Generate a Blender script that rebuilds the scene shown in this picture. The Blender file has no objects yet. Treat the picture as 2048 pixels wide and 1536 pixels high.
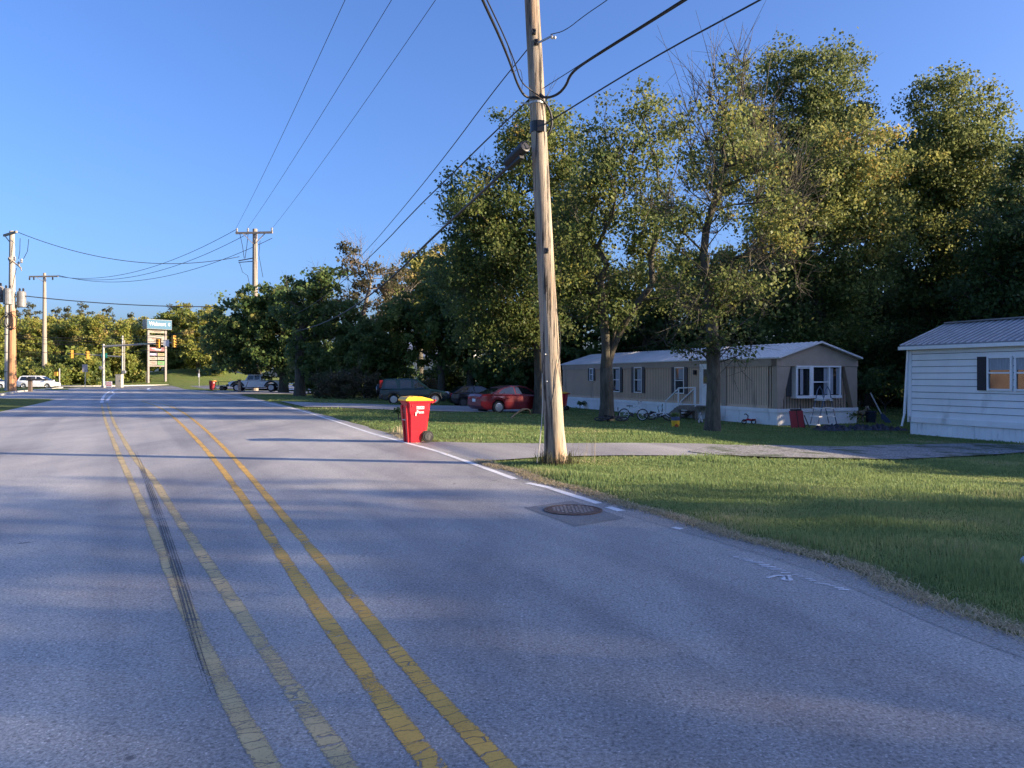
import bpy, bmesh, math, random
import numpy as np
from mathutils import Vector, Matrix
random.seed(7); RNG = np.random.default_rng(11)
S = bpy.context.scene; COL = S.collection; R = math.radians
# ------------------------------------------------------------------ camera, sky, sun, exposure
EYE, FOC, CX, HY = 1.65, 1530.0, 1024.0, 752.0          # eye height; focal length, centre and horizon in photo pixels
cd = bpy.data.cameras.new('camera'); cam = bpy.data.objects.new('camera', cd); COL.objects.link(cam)
cam.location = (0, 0, EYE); cam.rotation_euler = (R(90), 0, 0)
cd.sensor_width = 36; cd.lens = 36 * FOC / 2048; cd.shift_y = (HY - 768) / 2048; cd.clip_end = 2500; cd.clip_start = .05
S.camera = cam
SUN_EL, SUN_AZ = 15.0, 100.0                              # azimuth clockwise from +Y
wd = bpy.data.worlds.new('World'); S.world = wd; wd.use_nodes = True
nt = wd.node_tree; bg = nt.nodes['Background']
sky = nt.nodes.new('ShaderNodeTexSky'); sky.sky_type = 'NISHITA'; sky.sun_disc = False
sky.sun_elevation = R(SUN_EL); sky.sun_rotation = R(SUN_AZ); sky.air_density = 1.0; sky.dust_density = 2.8; sky.ozone_density = 6.0; sky.altitude = 100
tn = nt.nodes.new('ShaderNodeMixRGB'); tn.blend_type = 'MULTIPLY'; tn.inputs[0].default_value = 1; tn.inputs[2].default_value = (.92, .86, 1.0, 1)   # a clear, slightly violet blue
nt.links.new(sky.outputs[0], tn.inputs[1]); nt.links.new(tn.outputs[0], bg.inputs[0]); bg.inputs[1].default_value = .099
sd = bpy.data.lights.new('sun', 'SUN'); sun = bpy.data.objects.new('sun', sd); COL.objects.link(sun)
sd.energy = 4.0; sd.angle = R(.5); sd.color = (1, .80, .55)
sv = Vector((math.sin(R(SUN_AZ)) * math.cos(R(SUN_EL)), math.cos(R(SUN_AZ)) * math.cos(R(SUN_EL)), math.sin(R(SUN_EL))))
sun.rotation_euler = sv.to_track_quat('Z', 'Y').to_euler()
S.view_settings.view_transform = 'Standard'; S.view_settings.look = 'None'; S.view_settings.gamma = 1; S.view_settings.use_curve_mapping = False
S.view_settings.exposure = 1.72
S.render.engine = 'CYCLES'; S.cycles.use_denoising = True; S.cycles.max_bounces = 6; S.cycles.transparent_max_bounces = 12
S.cycles.diffuse_bounces = 3; S.cycles.sample_clamp_indirect = 6

# ------------------------------------------------------------------ helpers
def sstep(a, b, x):
    t = max(0., min(1., (x - a) / (b - a))); return t * t * (3 - 2 * t)
EDGE_PX = [(2048,1283),(1900,1222),(1700,1140),(1500,1082),(1350,1042),(1220,1002),(1100,968),(1000,937),(940,917),(870,894),(800,873),(720,850),(640,828),(560,808),(480,790),(430,783)]
EDGE = []
for px_, py_ in EDGE_PX:
    D_ = EYE * FOC / (py_ - HY); EDGE.append((D_, (px_ - CX) / FOC * D_))
EDGE = [(-40, 24.5), (-5, 8.0)] + EDGE + [(97, -42.0), (300, -142)]
ED = np.array([e[0] for e in EDGE]); EX = np.array([e[1] for e in EDGE])
def edge_x(D): return float(np.interp(D, ED, EX))
def gz(x, y):
    s = (x - edge_x(y)) * .9
    z = -.05 if s < 0 else -.05 + .06 * sstep(0, .5, s) - .46 * sstep(1.5, 17, s)
    l = -8 - .545 * y - x                                # beyond the left kerb
    if l > 0 and y < 100: z += .17 * sstep(.1, .5, l)
    if y > 96:                                           # far side of the crossing: bank and mound
        z += sstep(127, 165, y) * 1.1
        z += 2.3 * math.exp(-((x + 64) / 15) ** 2 - ((y - 155) / 10) ** 2)
    return z
def W(px, py, D): return Vector(((px - CX) / FOC * D, D, EYE - (py - HY) / FOC * D))
def G(px, py):
    D = EYE * FOC / (py - HY)
    for _ in range(25):
        x = (px - CX) / FOC * D; D = .5 * D + .5 * (EYE - gz(x, D)) * FOC / (py - HY)
    x = (px - CX) / FOC * D; return Vector((x, D, gz(x, D)))
def GD(px, D):
    x = (px - CX) / FOC * D; return Vector((x, D, gz(x, D)))
def GX(x, y): return Vector((x, y, gz(x, y)))

class MB:
    """collects shapes for ONE mesh object"""
    def __init__(s): s.v = []; s.f = []
    def add(s, vs, fs):
        b = len(s.v); s.v += [tuple(p) for p in vs]; s.f += [tuple(i + b for i in f) for f in fs]; return s
    def box(s, c, d, rz=0, M=None):
        x, y, z = d[0] / 2, d[1] / 2, d[2] / 2
        m = M if M is not None else Matrix.Rotation(rz, 3, 'Z')
        vs = [Vector(c) + m @ Vector((a * x, b * y, e * z)) for a in (-1, 1) for b in (-1, 1) for e in (-1, 1)]
        return s.add(vs, [(0,1,3,2),(4,6,7,5),(0,4,5,1),(2,3,7,6),(0,2,6,4),(1,5,7,3)])
    def bar(s, a, b, w, h):
        a, b = Vector(a), Vector(b); q = (b - a).to_track_quat('Z', 'Y').to_matrix()
        return s.box((a + b) / 2, (w, h, (b - a).length), M=q)
    def cone(s, a, b, r0, r1, n=10, cap=True):
        a, b = Vector(a), Vector(b); q = (b - a).to_track_quat('Z', 'Y').to_matrix()
        vs = []
        for c, r in ((a, float(r0)), (b, float(r1))):
            vs += [c + q @ Vector((r * math.cos(2 * math.pi * i / n), r * math.sin(2 * math.pi * i / n), 0)) for i in range(n)]
        fs = [(i, (i + 1) % n, n + (i + 1) % n, n + i) for i in range(n)]
        if cap: fs += [tuple(range(n))[::-1], tuple(range(n, 2 * n))]
        return s.add(vs, fs)
    def cyl(s, a, b, r, n=10): return s.cone(a, b, r, r, n)
    def tube(s, pts, r, n=6, closed=False):
        pts = [Vector(p) for p in pts]; m = len(pts); vs = []
        rr = [float(q) for q in r] if isinstance(r, (list, tuple)) else [float(r)] * m
        up = None
        for i, p in enumerate(pts):
            a = pts[i - 1] if (i or closed) else p; b = pts[(i + 1) % m] if (i < m - 1 or closed) else p
            t = (b - a).normalized()
            if up is None: up = t.orthogonal().normalized()
            up = (up - t * up.dot(t)).normalized(); w = t.cross(up)
            vs += [p + rr[i] * (up * math.cos(2 * math.pi * k / n) + w * math.sin(2 * math.pi * k / n)) for k in range(n)]
        fs = []
        for i in range(m if closed else m - 1):
            j = (i + 1) % m
            fs += [(i * n + k, i * n + (k + 1) % n, j * n + (k + 1) % n, j * n + k) for k in range(n)]
        if not closed: fs += [tuple(range(n))[::-1], tuple(range((m - 1) * n, m * n))]
        return s.add(vs, fs)
    def prism(s, poly, axis_vec):
        n = len(poly); a = [Vector(p) for p in poly]; d = Vector(axis_vec)
        return s.add(a + [p + d for p in a], [tuple(range(n))[::-1], tuple(range(n, 2 * n))] + [(i, (i + 1) % n, n + (i + 1) % n, n + i) for i in range(n)])
    def lathe(s, prof, c=(0, 0, 0), n=16, axis='Z'):
        vs = []; c = Vector(c)
        for r, h in prof:
            for i in range(n):
                t = 2 * math.pi * i / n; x, y = r * math.cos(t), r * math.sin(t)
                vs.append(c + (Vector((x, y, h)) if axis == 'Z' else Vector((x, h, y)) if axis == 'Y' else Vector((h, x, y))))
        fs = []
        for j in range(len(prof) - 1):
            fs += [(j * n + i, j * n + (i + 1) % n, (j + 1) * n + (i + 1) % n, (j + 1) * n + i) for i in range(n)]
        fs += [tuple(range(n))[::-1], tuple(range((len(prof) - 1) * n, len(prof) * n))]
        return s.add(vs, fs)
    def ring(s, c, rad, r, axis='Y', n=20, m=6, sx=1):
        c = Vector(c); pts = []
        for i in range(n):
            t = 2 * math.pi * i / n; a, b = rad * math.cos(t) * sx, rad * math.sin(t)
            pts.append(c + (Vector((a, 0, b)) if axis == 'Y' else Vector((a, b, 0)) if axis == 'Z' else Vector((0, a, b))))
        return s.tube(pts, r, m, True)
    def ball(s, c, r, n=10, m=7, sz=1):
        return s.lathe([(max(r * math.sin(math.pi * i / m), r * .02), -r * sz * math.cos(math.pi * i / m)) for i in range(m + 1)], c, n)
    def build(s, name, mat, parent=None, bevel=0, smooth=False, sub=0):
        me = bpy.data.meshes.new(name); me.from_pydata(s.v, [], s.f)
        bm = bmesh.new(); bm.from_mesh(me); bmesh.ops.recalc_face_normals(bm, faces=bm.faces); bm.to_mesh(me); bm.free()
        return link(name, me, mat, parent, bevel, smooth, sub)
def link(name, me, mat, parent=None, bevel=0, smooth=False, sub=0):
    o = bpy.data.objects.new(name, me); COL.objects.link(o)
    if mat is not None: me.materials.append(mat)
    if parent is not None: o.parent = parent
    if smooth: me.polygons.foreach_set('use_smooth', [True] * len(me.polygons))
    if bevel:
        b = o.modifiers.new('bevel', 'BEVEL'); b.width = bevel; b.segments = 2; b.limit_method = 'ANGLE'; b.angle_limit = R(40)
    if sub:
        u = o.modifiers.new('sub', 'SUBSURF'); u.levels = u.render_levels = sub
    return o
def tag(o, label=None, cat=None, group=None, kind=None):
    if label: o['label'] = label
    if cat: o['category'] = cat
    if group: o['group'] = group
    if kind: o['kind'] = kind
    return o
def thing(name, label, cat, loc=(0, 0, 0), rz=0, group=None, rot=None):
    o = bpy.data.objects.new(name, None); COL.objects.link(o); o.location = loc
    o.rotation_euler = rot if rot else (0, 0, rz); o.empty_display_size = .2
    return tag(o, label, cat, group)
def copy_tree(o, parent=None):
    c = o.copy(); COL.objects.link(c); c.parent = parent
    for ch in list(o.children): copy_tree(ch, c)
    return c
def dup(o, loc, rz, label, scale=None):
    c = copy_tree(o); c.location = loc; c.rotation_euler = (0, 0, rz); c['label'] = label
    if scale: c.scale = scale
    return c
def text(name, body, size, mat, parent, loc, rot, squash=1.0, depth=.004):
    cu = bpy.data.curves.new(name, 'FONT'); cu.body = body; cu.size = size; cu.align_x = 'CENTER'; cu.align_y = 'CENTER'; cu.extrude = depth; cu.offset = size * .012
    t = bpy.data.objects.new('tmp', cu); COL.objects.link(t)
    me = bpy.data.meshes.new_from_object(t); bpy.data.objects.remove(t); me.materials.clear()
    o = link(name, me, mat, parent); o.location = loc; o.rotation_euler = rot; o.scale = (squash, 1, 1); return o
def raw_mesh(name, V, F, attr=None):
    """fast mesh from numpy: V (n,3), F (m,k); attr: float per face"""
    me = bpy.data.meshes.new(name); n, (m, k) = len(V), F.shape
    me.vertices.add(n); me.vertices.foreach_set('co', np.asarray(V, np.float32).ravel())
    me.loops.add(m * k); me.loops.foreach_set('vertex_index', np.asarray(F, np.int32).ravel())
    me.polygons.add(m); me.polygons.foreach_set('loop_start', np.arange(0, m * k, k, dtype=np.int32))
    me.update(calc_edges=True)
    if attr is not None:
        a = me.attributes.new('tint', 'FLOAT', 'FACE'); a.data.foreach_set('value', np.asarray(attr, np.float32))
    return me

# ------------------------------------------------------------------ materials
def newmat(name):
    m = bpy.data.materials.new(name); m.use_nodes = True; n = m.node_tree; return m, n, n.nodes['Principled BSDF']
def N(n, t, **kw):
    o = n.nodes.new('ShaderNode' + t)
    for k, v in kw.items():
        if k in o.inputs: o.inputs[k].default_value = v
        else: setattr(o, k, v)
    return o
def noise(n, scale, detail=4, coord='Object', stretch=None, rough=.6):
    tc = N(n, 'TexCoord'); src = tc.outputs[coord]
    if stretch:
        mp = N(n, 'Mapping'); mp.inputs['Scale'].default_value = stretch; n.links.new(src, mp.inputs[0]); src = mp.outputs[0]
    t = N(n, 'TexNoise', Scale=scale, Detail=detail, Roughness=rough); n.links.new(src, t.inputs['Vector']); return t.outputs['Fac']
def ramp(n, fac, stops, interp='LINEAR'):
    r = N(n, 'ValToRGB'); e = r.color_ramp; e.interpolation = interp
    while len(e.elements) < len(stops): e.elements.new(.5)
    for el, (p, c) in zip(e.elements, stops):
        el.position = p; el.color = (*c, 1) if len(c) == 3 else c
    n.links.new(fac, r.inputs[0]); return r.outputs[0]
def mix(n, a, b, fac, mode='MIX'):
    m = N(n, 'MixRGB', blend_type=mode)
    for s, v in ((m.inputs[0], fac), (m.inputs[1], a), (m.inputs[2], b)):
        if isinstance(v, (int, float)): s.default_value = v
        elif isinstance(v, tuple): s.default_value = (*v, 1)
        else: n.links.new(v, s)
    return m.outputs[0]
def bump(n, bsdf, h, strength=.3, dist=.01):
    b = N(n, 'Bump', Strength=strength, Distance=dist); n.links.new(h, b.inputs['Height']); n.links.new(b.outputs[0], bsdf.inputs['Normal'])
def pm(name, col, rough=.6, metal=0, var=.18, scale=3, coat=0, bmp=0, bscale=40, stretch=None, spec=.5, dirt=None):
    m, n, b = newmat(name)
    f = noise(n, scale, 5, 'Object', stretch)
    lo = tuple(c * (1 - var) for c in col); hi = tuple(min(1, c * (1 + var)) for c in col)
    c = ramp(n, f, [(.3, lo), (.7, hi)])
    if dirt: c = mix(n, c, dirt[0], ramp(n, noise(n, dirt[1], 6, 'Object', dirt[3] if len(dirt) > 3 else None), [(dirt[2], (0,0,0)), (min(1, dirt[2] + .22), (1,1,1))]))
    n.links.new(c, b.inputs['Base Color']); b.inputs['Roughness'].default_value = rough; b.inputs['Metallic'].default_value = metal
    b.inputs['Coat Weight'].default_value = coat; b.inputs['Coat Roughness'].default_value = .05; b.inputs['Specular IOR Level'].default_value = spec
    if bmp: bump(n, b, noise(n, bscale, 4, 'Object', stretch), bmp)
    return m
def leafmat(name, stops, trans=.3, rough=.55):
    m, n, b = newmat(name)
    at = N(n, 'Attribute', attribute_name='tint'); c = ramp(n, at.outputs['Fac'], stops)
    n.links.new(c, b.inputs['Base Color']); b.inputs['Roughness'].default_value = rough; b.inputs['Specular IOR Level'].default_value = .3
    t = N(n, 'BsdfTranslucent'); n.links.new(mix(n, c, (1, 1, .5), .16, 'MIX'), t.inputs[0])
    ms = N(n, 'MixShader'); ms.inputs[0].default_value = trans
    n.links.new(b.outputs[0], ms.inputs[1]); n.links.new(t.outputs[0], ms.inputs[2]); n.links.new(ms.outputs[0], n.nodes['Material Output'].inputs[0])
    return m
def asphalt(name, lo, hi, patch=.5, lines=True):
    m, n, b = newmat(name)
    fine = noise(n, 52, 5, 'Object', None, .85); med = noise(n, 24, 4, 'Object'); big = noise(n, .35, 5, 'Object', (1, .5, 1)); lane = None
    tcl = N(n, 'TexCoord'); ml = N(n, 'Mapping'); ml.inputs['Rotation'].default_value = (0, 0, R(-27)); m2 = N(n, 'Mapping'); m2.inputs['Scale'].default_value = (1.1, .035, 1); n.links.new(tcl.outputs['Object'], ml.inputs[0]); n.links.new(ml.outputs[0], m2.inputs[0])
    tl = N(n, 'TexNoise', Scale=1.0, Detail=3.0); n.links.new(m2.outputs[0], tl.inputs['Vector']); lane = tl.outputs['Fac']
    c = ramp(n, fine, [(.34, tuple(l * .7 for l in lo)), (.5, tuple((a + d) / 2 for a, d in zip(lo, hi))), (.66, tuple(h * 1.12 for h in hi))])
    v = N(n, 'TexVoronoi', Scale=72.0); tc = N(n, 'TexCoord'); n.links.new(tc.outputs['Object'], v.inputs['Vector'])
    sp = mix(n, ramp(n, v.outputs['Color'], [(.70, (0,0,0)), (.95, (1,1,1))]), ramp(n, v.outputs['Distance'], [(.25, (1,1,1)), (.5, (0,0,0))]), 1, 'MULTIPLY')
    dk = ramp(n, v.outputs['Color'], [(.12, (1,1,1)), (.30, (0,0,0))]); c = mix(n, c, tuple(l * .6 for l in lo), mix(n, (0,0,0), dk, .6))
    c = mix(n, c, tuple(min(1, h * 1.75) for h in hi), mix(n, (0,0,0), sp, .8))
    c = mix(n, c, ramp(n, big, [(.3, (.72,.72,.74)), (.7, (1.12,1.12,1.1))]), 1, 'MULTIPLY')
    c = mix(n, c, ramp(n, lane, [(.36, (.80,.80,.81)), (.5, (1,1,1)), (.64, (1.12,1.12,1.10))]), 1, 'MULTIPLY')
    if lines:
        tr_ = noise(n, .22, 4, 'Object', (2.2, .35, 1)); c = mix(n, c, ramp(n, tr_, [(.38, (.80,.80,.82)), (.5, (1,1,1)), (.64, (1.14,1.13,1.10))]), 1, 'MULTIPLY')
        spots = noise(n, 2.6, 2, 'Object'); c = mix(n, c, tuple(l * .5 for l in lo), ramp(n, spots, [(.74, (0,0,0)), (.765, (.8,.8,.8))]))
    n.links.new(c, b.inputs['Base Color']); b.inputs['Roughness'].default_value = .62; b.inputs['Specular IOR Level'].default_value = .55
    bump(n, b, mix(n, fine, med, .35), .6, .012)
    return m
def noise_col(n, scale):
    t = N(n, 'TexNoise', Scale=scale, Detail=3.0); tc = N(n, 'TexCoord'); n.links.new(tc.outputs['Object'], t.inputs['Vector']); return t.outputs['Color']
def paint(name, col, wear=.42, cracks=True):
    """worn road paint: real sheet, worn through where the paint has gone"""
    m, n, b = newmat(name)
    c = ramp(n, noise(n, 2.2, 5), [(.3, tuple(x * .72 for x in col)), (.7, col)])
    c = mix(n, c, tuple(x * .55 for x in col), ramp(n, noise(n, 55, 3), [(.5, (0,0,0)), (.75, (.7,.7,.7))]))
    b.inputs['Roughness'].default_value = .7; n.links.new(c, b.inputs['Base Color'])
    ed = N(n, 'Attribute', attribute_name='edge'); pw = N(n, 'Math', operation='POWER'); pw.inputs[1].default_value = 3; n.links.new(ed.outputs['Fac'], pw.inputs[0])
    ws = mix(n, mix(n, noise(n, 60, 4, rough=.8), noise(n, 1.1, 4), .38), pw.outputs[0], .16, 'SUBTRACT')
    hole = ramp(n, ws, [(wear - .03, (1,1,1)), (wear + .03, (0,0,0))])
    if cracks:
        v = N(n, 'TexVoronoi', Scale=6.0, feature='DISTANCE_TO_EDGE'); tc = N(n, 'TexCoord'); m0 = N(n, 'Mapping'); m0.inputs['Rotation'].default_value = (0, 0, R(-28)); mp = N(n, 'Mapping'); mp.inputs['Scale'].default_value = (.35, 1.7, 1)
        n.links.new(tc.outputs['Object'], m0.inputs[0]); n.links.new(m0.outputs[0], mp.inputs[0]); n.links.new(mix(n, mp.outputs[0], noise_col(n, 9), .08, 'ADD'), v.inputs['Vector'])
        hole = mix(n, hole, ramp(n, v.outputs['Distance'], [(.014, (.85,.85,.85)), (.034, (0,0,0))]), 1, 'LIGHTEN')
    t = N(n, 'BsdfTransparent'); ms = N(n, 'MixShader'); n.links.new(hole, ms.inputs[0]); n.links.new(b.outputs[0], ms.inputs[1]); n.links.new(t.outputs[0], ms.inputs[2])
    n.links.new(ms.outputs[0], n.nodes['Material Output'].inputs[0]); return m
def glassmat(name, col=(.02, .025, .03)):
    m, n, b = newmat(name); b.inputs['Base Color'].default_value = (*col, 1); b.inputs['Roughness'].default_value = .04; b.inputs['Specular IOR Level'].default_value = .9
    b.inputs['Coat Weight'].default_value = .1; b.inputs['Coat Roughness'].default_value = .02; return m
def barkmat(name, a, c, scale=9):
    m, n, b = newmat(name); f = noise(n, scale, 6, 'Object', (1, 1, .22), .7)
    n.links.new(ramp(n, f, [(.3, a), (.7, c)]), b.inputs['Base Color']); b.inputs['Roughness'].default_value = .9; bump(n, b, f, .9, .04); return m

ASPH = asphalt('asphalt_worn', (.19,.18,.172), (.54,.515,.49))
ASPH2 = asphalt('asphalt_drive', (.22,.21,.20), (.52,.49,.465), lines=False)
ASPH3 = asphalt('asphalt_patch', (.12,.115,.112), (.33,.315,.30), lines=False)
YEL = paint('yellow_paint', (.72,.43,.09), .405); YEL2 = paint('yellow_paint_faded', (.62,.48,.24), .425)
WHT = paint('white_paint', (.85,.85,.85), .37, False); WHT2 = paint('white_paint_worn', (.85,.85,.87), .40, False)
SKID = paint('rubber_skid', (.11,.105,.10), .475, False)
CONC = pm('concrete', (.42,.40,.36), .85, var=.2, scale=4, bmp=.3, bscale=60)
STEEL = pm('galvanised_steel', (.46,.46,.45), .5, .55, .12, 4); DKST = pm('dark_steel', (.05,.05,.055), .5, .4, .3, 6)
BLK = pm('black_plastic', (.018,.018,.02), .45, 0, .3, 8); RUB = pm('rubber', (.02,.02,.02), .8, 0, .3, 9); CABLE = pm('cable_sheath', (.022,.022,.026), .55, 0, .2, 6)
WTP = pm('white_vinyl', (.85,.85,.85), .5, 0, .07, 1.2, dirt=((.42,.42,.40), 1.1, .62, (1,1,.4)))
SKIRT = pm('white_skirting', (.85,.85,.86), .5, 0, .08, 1.0, dirt=((.36,.36,.36), 1.7, .6, (2,2,.5)))
BEIGE = pm('beige_siding', (.70,.53,.39), .6, 0, .08, .8, dirt=((.24,.19,.15), .9, .6, (1.2,1.2,.3)))
BROWN = pm('brown_trim', (.38,.30,.23), .6, 0, .1, 2); SHUT = pm('dark_shutter', (.07,.065,.07), .6, 0, .15, 6)
ROOF = pm('white_metal_roof', (.66,.67,.68), .4, .2, .1, .8, dirt=((.33,.33,.32), .8, .6)); ROOF2 = pm('grey_metal_roof', (.20,.205,.22), .55, .0, .1, .8)
GLASS = glassmat('window_glass'); CARGL = glassmat('car_glass', (.012,.016,.018)); CURT = pm('curtain', (.34,.36,.40), .8, 0, .25, 6, stretch=(6,6,.3))
WOODG = pm('grey_deck_wood', (.20,.17,.14), .85, 0, .3, 6, bmp=.3, bscale=20, stretch=(1,6,1))
REDPL = pm('red_plastic', (.50,.005,.018), .42, 0, .08, 2, dirt=((.42,.02,.03), 3, .62)); YELPL = pm('yellow_plastic', (.85,.46,.02), .4, 0, .1, 3, dirt=((.55,.36,.12), 4, .58))
WHITE = pm('white_label', (.80,.79,.78), .5, 0, .05, 4); REDTX = pm('red_lettering', (.45,.02,.03), .5)
BARK = barkmat('maple_bark', (.028,.024,.017), (.13,.115,.082)); BARKL = barkmat('pale_bark', (.10,.085,.07), (.30,.26,.21))

# ------------------------------------------------------------------ ground, road, drives
def ground():
    ys = np.concatenate([np.arange(-40, 45, .6), np.arange(45, 110, 1.5), np.arange(110, 190, 3), np.array([200, 240, 320, 480, 800, 1500])])
    ss = np.concatenate([np.array([-1400, -700, -400, -250, -160, -120, -90, -70, -55, -40, -30, -20, -12, -6, -3, -1.2, -.3]), np.array([0, .12, .3, .6, 1, 1.5]), np.arange(2, 30, .75), np.array([31, 34, 38, 44, 52, 64, 80, 100, 130, 170, 250, 400, 700, 1400])])
    V = []; 
    for y in ys:
        ex = edge_x(min(y, 200))
        for s in ss: V.append((ex + s, y, gz(ex + s, y)))
    n = len(ss); F = np.array([(j * n + i, j * n + i + 1, (j + 1) * n + i + 1, (j + 1) * n + i) for j in range(len(ys) - 1) for i in range(n - 1)])
    m, nt_, b = newmat('lawn_ground')
    f1 = noise(nt_, .35, 5); f2 = noise(nt_, 9, 5, rough=.75); f3 = noise(nt_, 60, 3)
    c = ramp(nt_, f2, [(.3, (.07,.11,.03)), (.5, (.135,.18,.05)), (.7, (.21,.21,.08))])
    c = mix(nt_, c, (.24,.19,.095), ramp(nt_, f1, [(.55, (0,0,0)), (.72, (.7,.7,.7))]))
    c = mix(nt_, c, ramp(nt_, f3, [(.3, (.6,.6,.6)), (.7, (1.25,1.25,1.2))]), 1, 'MULTIPLY')
    nt_.links.new(c, b.inputs['Base Color']); b.inputs['Roughness'].default_value = .95; b.inputs['Specular IOR Level'].default_value = .1
    bump(nt_, b, mix(nt_, f2, f3, .4), .9, .08)
    o = link('lawn', raw_mesh('lawn', V, F), m, smooth=True); tag(o, kind='structure')
ground()
def resample(P, step):
    P = [Vector(p) for p in P]; out = [P[0]]
    for a, b in zip(P, P[1:]):
        n = max(1, int((b - a).length / step)); out += [a.lerp(b, (i + 1) / n) for i in range(n)]
    return out
def even(P, n):
    P = [Vector(p) for p in P]; L = [0]
    for a, b in zip(P, P[1:]): L.append(L[-1] + (b - a).length)
    out = []
    for i in range(n):
        t = L[-1] * i / (n - 1); k = max(j for j in range(len(L) - 1) if L[j] <= t + 1e-9)
        out.append(P[k].lerp(P[k + 1], (t - L[k]) / max(1e-9, L[k + 1] - L[k])))
    return out
def smooth_line(P, it=2):
    P = [Vector(p) for p in P]
    for _ in range(it):
        Q = [P[0]]
        for a, b in zip(P, P[1:]): Q += [a.lerp(b, .25), a.lerp(b, .75)]
        P = Q + [P[-1]]
    return P
def strip(name, P, w, z, mat, parent=None, step=.5):
    """flat ribbon along P; w is a width or a list of widths"""
    P = smooth_line(P); n = len(P); V = []; F = []
    for i, p in enumerate(P):
        t = (P[min(i + 1, n - 1)] - P[max(i - 1, 0)]); t.z = 0; t.normalize(); q = Vector((-t.y, t.x, 0))
        ww = w if isinstance(w, (int, float)) else float(np.interp(i / (n - 1), np.linspace(0, 1, len(w)), w))
        for u in (1, .6, 0, -.6, -1): V.append((p + q * ww / 2 * u).to_tuple()[:2] + (z,))
    F = [(5 * i + k, 5 * i + k + 1, 5 * i + k + 6, 5 * i + k + 5) for i in range(n - 1) for k in range(4)]
    o = MB().add(V, F).build(name, mat, parent); a = o.data.attributes.new('edge', 'FLOAT', 'POINT'); a.data.foreach_set('value', [1., .5, 0., .5, 1.] * n); return o
def sheet(name, A, B, mat, off, n=60, m=6, parent=None):
    A = even(A, n); B = even(B, n); V = []
    for a, b in zip(A, B):
        for k in range(m + 1):
            p = a.lerp(b, k / m); V.append((p.x, p.y, gz(p.x, p.y) + off))
    F = [(i * (m + 1) + k, i * (m + 1) + k + 1, (i + 1) * (m + 1) + k + 1, (i + 1) * (m + 1) + k) for i in range(n - 1) for k in range(m)]
    o = MB().add(V, F).build(name, mat, parent, smooth=True); return o
def R0(px, py, z=0.):
    D = (EYE - z) * FOC / (py - HY); return Vector(((px - CX) / FOC * D, D, z))
ys = list(np.arange(-40, 97, 1.0)) + [97]
V = []; F = []
for y in ys:
    ex = edge_x(y) + .02 + .05 * math.sin(y * 2.3) + .04 * math.sin(y * 5.1 + 1)
    V += [(-8 - .545 * y, y, 0), (ex - .35, y, 0), (ex, y, 0)]
for i in range(len(ys) - 1):
    for k in range(2): F.append((3 * i + k, 3 * i + k + 1, 3 * i + k + 4, 3 * i + k + 3))
road = MB().add(V, F).build('road', ASPH); tag(road, kind='structure')
o = MB().add([(-60.9, 97, .0), (-62.6, 110, 0), (-63.4, 120, 0), (-62, 131.5, 0), (-56, 143, 0), (-46, 153, 0), (30, 185, 0), (34, 150, 0), (-28, 103, 0), (-41.9, 97, 0)], [tuple(range(10))]).build('cross_street', asphalt('asphalt_cross', (.09,.09,.095), (.25,.25,.26), lines=False)); tag(o, kind='structure')
# markings, all worn: children of the road
strip('yellow_line', [R0(1030,1560), R0(830,1351), R0(695,1185), R0(540,1000), R0(488,938), R0(446,893), R0(402,851), R0(362,821), R0(328,808), R0(284,801)], .115, .0025, YEL, road)
strip('yellow_line', [R0(884,1560), R0(703,1315), R0(594,1156), R0(490,1000), R0(430,920), R0(390,875), R0(352,838), R0(322,815), R0(284,802.4)], .12, .0025, YEL, road)
strip('yellow_line', [R0(710,1560), R0(606,1409), R0(511,1271), R0(396,1098), R0(335,1005), R0(309,960), R0(273,924), R0(239,866), R0(226,842), R0(214,806)], .12, .0025, YEL2, road)
strip('yellow_line', [R0(552,1560), R0(458,1395), R0(388,1255), R0(306,1060), R0(265,968), R0(240,915), R0(222,870), R0(210,840), R0(203,808)], .115, .0025, YEL2, road)
sk_ = [R0(268,900), R0(283,935), R0(305,990), R0(330,1060), R0(352,1130), R0(375,1200), R0(400,1290), R0(436,1390)]
for q_, (o_, w_, a_, b_) in enumerate(((-.034, .022, 1, 8), (-.008, .018, 0, 8), (.016, .020, 1, 7), (.040, .013, 0, 6), (-.052, .008, 2, 8))):
    strip('skid_mark', [p + Vector((o_, 0, 0)) for p in sk_[a_:b_]], [.3 * w_, w_, w_, w_ * .9, w_ * .2], .004 + .0006 * q_, SKID, road)
strip('edge_line', [R0(386,777.6), R0(430,784.5), R0(470,793), R0(540,807), R0(600,820), R0(670,842), R0(740,866), R0(805,884), R0(870,900.5), R0(950,929), R0(1000,947), R0(1030,958)], .13, .003, WHT, road)
strip('edge_line', [R0(1055,966), R0(1090,973), R0(1130,986), R0(1165,997), R0(1198,1007)], .13, .003, WHT, road)
strip('edge_line', [R0(1216,1014), R0(1243,1022)], .13, .003, WHT, road)
strip('edge_line', [R0(1346,1055), R0(1364,1058)], .1, .003, WHT2, road)
q0, q1 = R0(1470,1113), R0(1700,1184)
tk = MB()
for i in range(17):
    p = q0.lerp(q1, (i + .5) / 17) + Vector((RNG.uniform(-.02, .02), RNG.uniform(-.02, .02), .005)); w_, l_, a_ = RNG.uniform(.015, .035), RNG.uniform(.05, .13), R(RNG.uniform(-25, 12))
    d = Vector((math.cos(a_), math.sin(a_), 0)) * l_ / 2; e = Vector((-d.y, d.x, 0)).normalized() * w_ / 2; tk.add([p - d - e, p + d - e, p + d + e, p - d + e], [(0, 1, 2, 3)])
tk.build('rubbed_edge_line', WHT2, road)
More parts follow.
